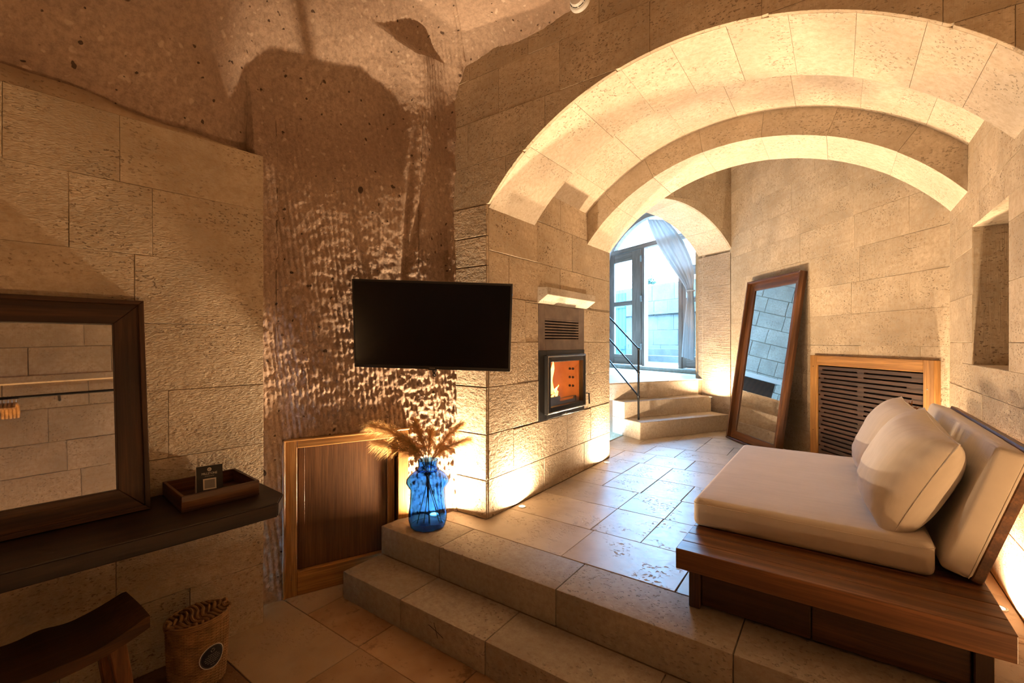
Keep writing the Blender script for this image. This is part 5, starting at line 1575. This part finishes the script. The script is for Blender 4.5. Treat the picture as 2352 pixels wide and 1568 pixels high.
def leaf(x0, x1, y0, y1, st_, midr, off, nm):
    r = dbox(nm, x0, x0 + st_, y0, y1, off - 0.045, off, M_doorwood[1])
    dbox('stile', x1 - st_, x1, y0, y1, off - 0.045, off, M_doorwood[1], r)
    dbox('bottom_rail', x0 + st_, x1 - st_, y0, y0 + 0.19, off - 0.045, off, M_doorwood[0], r)
    dbox('top_rail', x0 + st_, x1 - st_, y1 - 0.16, y1, off - 0.045, off, M_doorwood[0], r)
    dbox('middle_rail', x0 + st_, x1 - st_, midr, midr + 0.085, off - 0.045, off, M_doorwood[0], r)
    dbox('pane', x0 + st_, x1 - st_, y0 + 0.19, midr, off - 0.026, off - 0.02, M_pane, r, 0)
    dbox('pane', x0 + st_, x1 - st_, midr + 0.085, y1 - 0.16, off - 0.026, off - 0.02, M_pane, r, 0)
leaf(1.32, 2.34, SZ0 + 0.01, 3.19, 0.25, 2.16, -0.05, 'door_leaf')
leaf(-0.05, 0.355, SZ0 + 0.01, 2.72, 0.075, 2.10, -0.08, 'side_light')
for yy in (1.3, 2.2, 2.95):
    dbox('hinge', 1.285, 1.335, yy, yy + 0.12, -0.05, -0.035, M_chrome)
# arched head: laminated frame following the opening, with its lunette pane
def arch_strip(name, off_in, off_out, z0, z1, mat, w0=-0.12, w1=2.42, n=48):
    bm = bmesh.new(); A, B = [], []
    for i in range(n + 1):
        w = w0 + 0.001 + (w1 - w0 - 0.002) * i / n
        za = 2.75 if i in (0, n) else door_arch(w)
        c = Vector((WM, 2.6, 0)); p = Vector((w, za, 0)); d = (c - p).normalized()
        for z in (z0, z1):
            (A if z == z0 else B).append((p + d * off_out + Vector((0, 0, z * DS)), p + d * off_in + Vector((0, 0, z * DS))))
    va = [[bm.verts.new(q) for q in pr] for pr in A]; vb = [[bm.verts.new(q) for q in pr] for pr in B]
    for i in range(n):
        bm.faces.new((va[i][0], va[i + 1][0], va[i + 1][1], va[i][1])); bm.faces.new((vb[i][0], vb[i][1], vb[i + 1][1], vb[i + 1][0]))
        bm.faces.new((va[i][0], vb[i][0], vb[i + 1][0], va[i + 1][0])); bm.faces.new((va[i][1], va[i + 1][1], vb[i + 1][1], vb[i][1]))
    return bm_obj(name, bm, mat, door)
arch_strip('arched_head', 0.085, 0.0, -0.16, -0.06, M_doorwood[0])
bm = bmesh.new()
lp = [bm.verts.new((w, max(3.285, door_arch(w) - 0.07), -0.11 * DS)) for w in [0.05 + 2.2 * i / 30 for i in range(31)]]
lb = [bm.verts.new((w, 3.285, -0.11 * DS)) for w in [0.05 + 2.2 * i / 30 for i in range(31)]]
for i in range(30):
    if (lp[i].co - lb[i].co).length > 1e-4 or (lp[i + 1].co - lb[i + 1].co).length > 1e-4: bm.faces.new((lb[i], lb[i + 1], lp[i + 1], lp[i]))
bm_obj('lunette_pane', bm, M_pane, door)

# ---- curtains
def curtain(label, L, Rr, off, folds, amp, seed):
    n, m = 60, 70
    Lw, Lz = np.array([p[0] for p in L]), np.array([p[1] for p in L]); Rw, Rz = np.array([p[0] for p in Rr]), np.array([p[1] for p in Rr])
    tl = np.linspace(0, 1, len(L)); tr_ = np.linspace(0, 1, len(Rr)); T = np.linspace(0, 1, n)
    lw, lz, rw, rz = np.interp(T, tl, Lw), np.interp(T, tl, Lz), np.interp(T, tr_, Rw), np.interp(T, tr_, Rz)
    k = np.ones(7) / 7
    sm = lambda a: np.convolve(np.pad(a, 3, mode='edge'), k, 'valid')
    lw, lz, rw, rz = sm(lw), sm(lz), sm(rw), sm(rz)
    V = []
    for i in range(n):
        width = math.hypot(rw[i] - lw[i], rz[i] - lz[i])
        for j in range(m + 1):
            s = j / m
            ph = s * folds * 2 * PI + 0.9 * math.sin(i * 0.07 + seed)
            a = amp * (0.5 + 0.5 * min(1, 0.25 / (width + 0.05)))
            d = off + a * math.sin(ph) + 0.3 * a * math.sin(2.3 * ph + 1)
            V.append(DMx @ Vector((lw[i] + (rw[i] - lw[i]) * s, lz[i] + (rz[i] - lz[i]) * s, d * DS)))
    F = [(i * (m + 1) + j, i * (m + 1) + j + 1, (i + 1) * (m + 1) + j + 1, (i + 1) * (m + 1) + j) for i in range(n - 1) for j in range(m)]
    t_ = empty('curtain', DMx @ Vector((Rw[-1], Rz[-1], 0.1 * DS)), label, 'curtain')
    mesh_obj('cloth', V, F, M_curtain, t_, True)
    return t_
c1_ = curtain('white curtain swept to the right side of the glazed door', [(0.99, 3.68), (0.90, 3.45), (0.74, 3.15), (0.44, 2.74), (0.17, 2.41), (0.075, 2.26), (0.085, 2.1), (0.14, 1.8), (0.19, 1.45), (0.205, 1.17)],
        [(0.60, 3.58), (0.30, 3.28), (0.10, 2.95), (-0.02, 2.68), (-0.05, 2.42), (-0.02, 2.27), (-0.04, 2.1), (-0.06, 1.8), (-0.07, 1.45), (-0.06, 1.10)], 0.10, 4.5, 0.028, 1)
tube('tie_band', [DMx @ Vector((0.08 * math.cos(2 * PI * k / 16) * 0.8 + 0.02, 2.27 + 0.006 * math.sin(2 * PI * k / 16), (0.10 + 0.05 * math.sin(2 * PI * k / 16)) * DS)) for k in range(16)], 0.012, M_curtain, c1_, 6, True)
curtain('white curtain at the left side of the glazed door', [(1.95, 3.42), (2.05, 3.2), (2.12, 2.9), (2.18, 2.5), (2.22, 2.2), (2.15, 1.8), (2.12, 1.1)], [(2.28, 3.2), (2.36, 3.0), (2.40, 2.7), (2.40, 2.4), (2.38, 2.2), (2.42, 1.8), (2.45, 1.1)], 0.09, 3.5, 0.02, 4)

# ---- courtyard outside
FR_O = frame(D0, DDv, (0, 0, 1), -DN)     # w grows outwards
cy = tag(wall_box('floor', FR_O, -6, 13, 0.7, 0.90, 0.345, 9.0, M_outstone), kind='structure')
ow = tag(wall_box('wall_courtyard', FR_O, -5, 12.5, 0.85, 3.2, 4.3, 4.9, M_mortar), kind='structure')
courses(ow, frame(D0 - DN * 4.3, DDv, (0, 0, 1), DN), [0.9, 1.35, 1.8, 2.25, 2.7, 3.2], 1.0, 12.3, M_outstone, 101, lens=(0.5, 1.0), gap=0.003, ch=0.005, thick=0.03, proud=0.006)
cs = empty('courtyard_steps', FR_O(6.0, 0.9, 3.5), 'two low bright stone steps in the courtyard outside the door', 'steps')
wall_box('step_stone', FR_O, 2.5, 9.5, 0.9, 1.06, 3.2, 4.3, M_outstone, cs)
wall_box('step_stone', FR_O, 2.5, 9.5, 1.06, 1.24, 3.7, 4.3, M_outstone, cs)
cap = wall_box('trim_3', FR_O, -5, 12.4, 2.28, 2.36, 4.16, 4.3, M_outstone); tag(cap, kind='structure')
gate = empty('plank_gate', FR_O(4.7, 0.9, 2.2), 'weathered blue plank gate outside, seen through the left door pane', 'gate')
for k in range(9):
    wall_box('plank', FR_O, 4.25 + k * 0.13, 4.25 + k * 0.13 + 0.122, 0.95, 2.75, 2.2, 2.23, M_teal, gate)
for v in (1.25, 2.35): wall_box('cross_rail', FR_O, 4.23, 5.43, v, v + 0.09, 2.16, 2.2, M_teal, gate)
sh = empty('courtyard_shrub', FR_O(5.75, 2.9, 4.45), 'small green shrub growing on top of the courtyard wall', 'shrub')
rng = random.Random(77); V, F = [], []
for i in range(260):
    p = FR_O(5.75 + rng.gauss(0, 0.16), 3.28 + abs(rng.gauss(0, 0.10)), 4.45 + rng.gauss(0, 0.1)); d = Vector((rng.gauss(0, 1), rng.gauss(0, 1), rng.gauss(0, 1))).normalized(); s_ = d.orthogonal().normalized() * 0.022
    b = len(V); V += [p - d * 0.045, p + s_, p + d * 0.045, p - s_]; F.append((b, b + 1, b + 2, b + 3))
mesh_obj('leaves', V, F, M_leaf, sh)
tube('stem', [FR_O(5.75, 3.2, 4.45), FR_O(5.75, 3.32, 4.45)], 0.012, M_stem, sh, 6)

# ---- bench and flower stand in the vestibule (seen only in the leaning mirror)
bn = empty('stone_bench', tuple(E0 + EI * 2.6 + ED * 0.6 + Vector((0, 0, 0.937))), 'dark low bench with daylight painted white on its top on the landing, seen in the floor mirror', 'bench')
FR_V = frame(E0 + Vector((0, 0, 0.937)), ED, EI, (0, 0, 1))
def vbox(name, u0, u1, v0, v1, w0, w1, mat, parent):
    V = [FR_V(u, v, w) for u, v, w in ((u0, v0, w0), (u1, v0, w0), (u1, v1, w0), (u0, v1, w0), (u0, v0, w1), (u1, v0, w1), (u1, v1, w1), (u0, v1, w1))]
    bm = bmesh.new(); vs = [bm.verts.new(v) for v in V]
    for f in QF: bm.faces.new([vs[i] for i in f])
    bmesh.ops.recalc_face_normals(bm, faces=bm.faces); bmesh.ops.bevel(bm, geom=list(bm.edges), offset=0.006, segments=1, affect='EDGES')
    return bm_obj(name, bm, mat, parent)
vbox('bench_daylit_top', 0.25, 1.35, 2.45, 2.92, 0.34, 0.42, M_white, bn)  # white colour stands in for daylight reflected off the bench top
vbox('bench_body', 0.32, 1.28, 2.52, 2.90, 0.0, 0.34, M_slat, bn)
fs = empty('flower_stand', tuple(FR_V(1.62, 2.4, 0)), 'slender dark tripod stand on the landing, seen in the floor mirror', 'stand')
for k in range(3):
    a = 2 * PI * k / 3
    tube('leg', [FR_V(1.62 + 0.14 * math.cos(a), 2.4 + 0.14 * math.sin(a), 0), FR_V(1.62 + 0.06 * math.cos(a), 2.4 + 0.06 * math.sin(a), 0.66)], 0.012, M_black, fs, 7)
lathe('stand_top', [(0, 0.66), (0.15, 0.66), (0.15, 0.69), (0, 0.69)], M_black, fs, 28, tuple(FR_V(1.62, 2.4, 0)))
fp = empty('potted_flowers', tuple(FR_V(1.62, 2.4, 0.69)), 'dark pot of pink flowers on the tripod stand, seen in the floor mirror', 'flowers')
lathe('pot', [(0, 0.69), (0.06, 0.69), (0.085, 0.84), (0.07, 0.84), (0, 0.72)], M_slat, fp, 24, tuple(FR_V(1.62, 2.4, 0)))
V, F = [], []
for i in range(160):
    p = FR_V(1.62 + rng.gauss(0, 0.08), 2.4 + rng.gauss(0, 0.08), 1.08 + rng.gauss(0, 0.09)); d = Vector((rng.gauss(0, 1), rng.gauss(0, 1), rng.gauss(0, 1))).normalized(); s_ = d.orthogonal().normalized() * 0.02
    b = len(V); V += [p - d * 0.035, p + s_, p + d * 0.035, p - s_]; F.append((b, b + 1, b + 2, b + 3))
mesh_obj('blossoms', V, F, M_pink, fp)
tube('stem', [FR_V(1.62, 2.4, 0.75), FR_V(1.63, 2.42, 1.08)], 0.012, M_stem, fp, 6)

# ---- clothes rail with hangers (seen in the table mirror)
cr = empty('clothes_rail', (1.10, 0.7, 2.05), 'black clothes rail along the opposite wall, seen in the framed mirror', 'clothes rail')
RZ, RX = 2.05, 1.10
tube('rod', [(RX, -1.2, RZ), (RX, 1.9, RZ)], 0.013, M_black, cr, 10)
for yy in (-1.15, 0.35, 1.85): tube('bracket', [(RX, yy, RZ), (1.378, yy, RZ)], 0.010, M_black, cr, 8)
for k in range(5):
    yy = 0.075 - k * 0.024
    h = empty('coat_hanger', (RX, yy, RZ - 0.05), 'wooden coat hanger number from the near end of the row on the black rail', 'hanger', 'wooden hangers on the clothes rail')
    h['label'] = ['wooden coat hanger at the right end of the row in the framed mirror', 'second wooden coat hanger from the right in the framed mirror', 'middle wooden coat hanger of five in the framed mirror', 'fourth wooden coat hanger from the right in the framed mirror', 'wooden coat hanger at the left end of the row in the framed mirror'][k]
    hp = [(RX + 0.018 * math.sin(a) , yy, RZ + 0.002 + 0.016 * math.cos(a)) for a in [(-0.5 + i * 0.55) for i in range(8)]]
    tube('hook', hp + [(RX, yy, RZ - 0.03), (RX, yy, RZ - 0.055)], 0.0022, M_chrome, h, 6)
    arms = [(RX + s * 0.21, yy + 0.006 * math.sin(3 * s), RZ - 0.06 - 0.07 * abs(s) ** 1.6 - (0.012 if abs(s) > 0.95 else 0)) for s in [(-1 + 2 * i / 16) for i in range(17)]]
    tube('arm', arms, [0.011 + 0.004 * (1 - abs(-1 + 2 * i / 16)) for i in range(17)], M_hanger, h, 8)
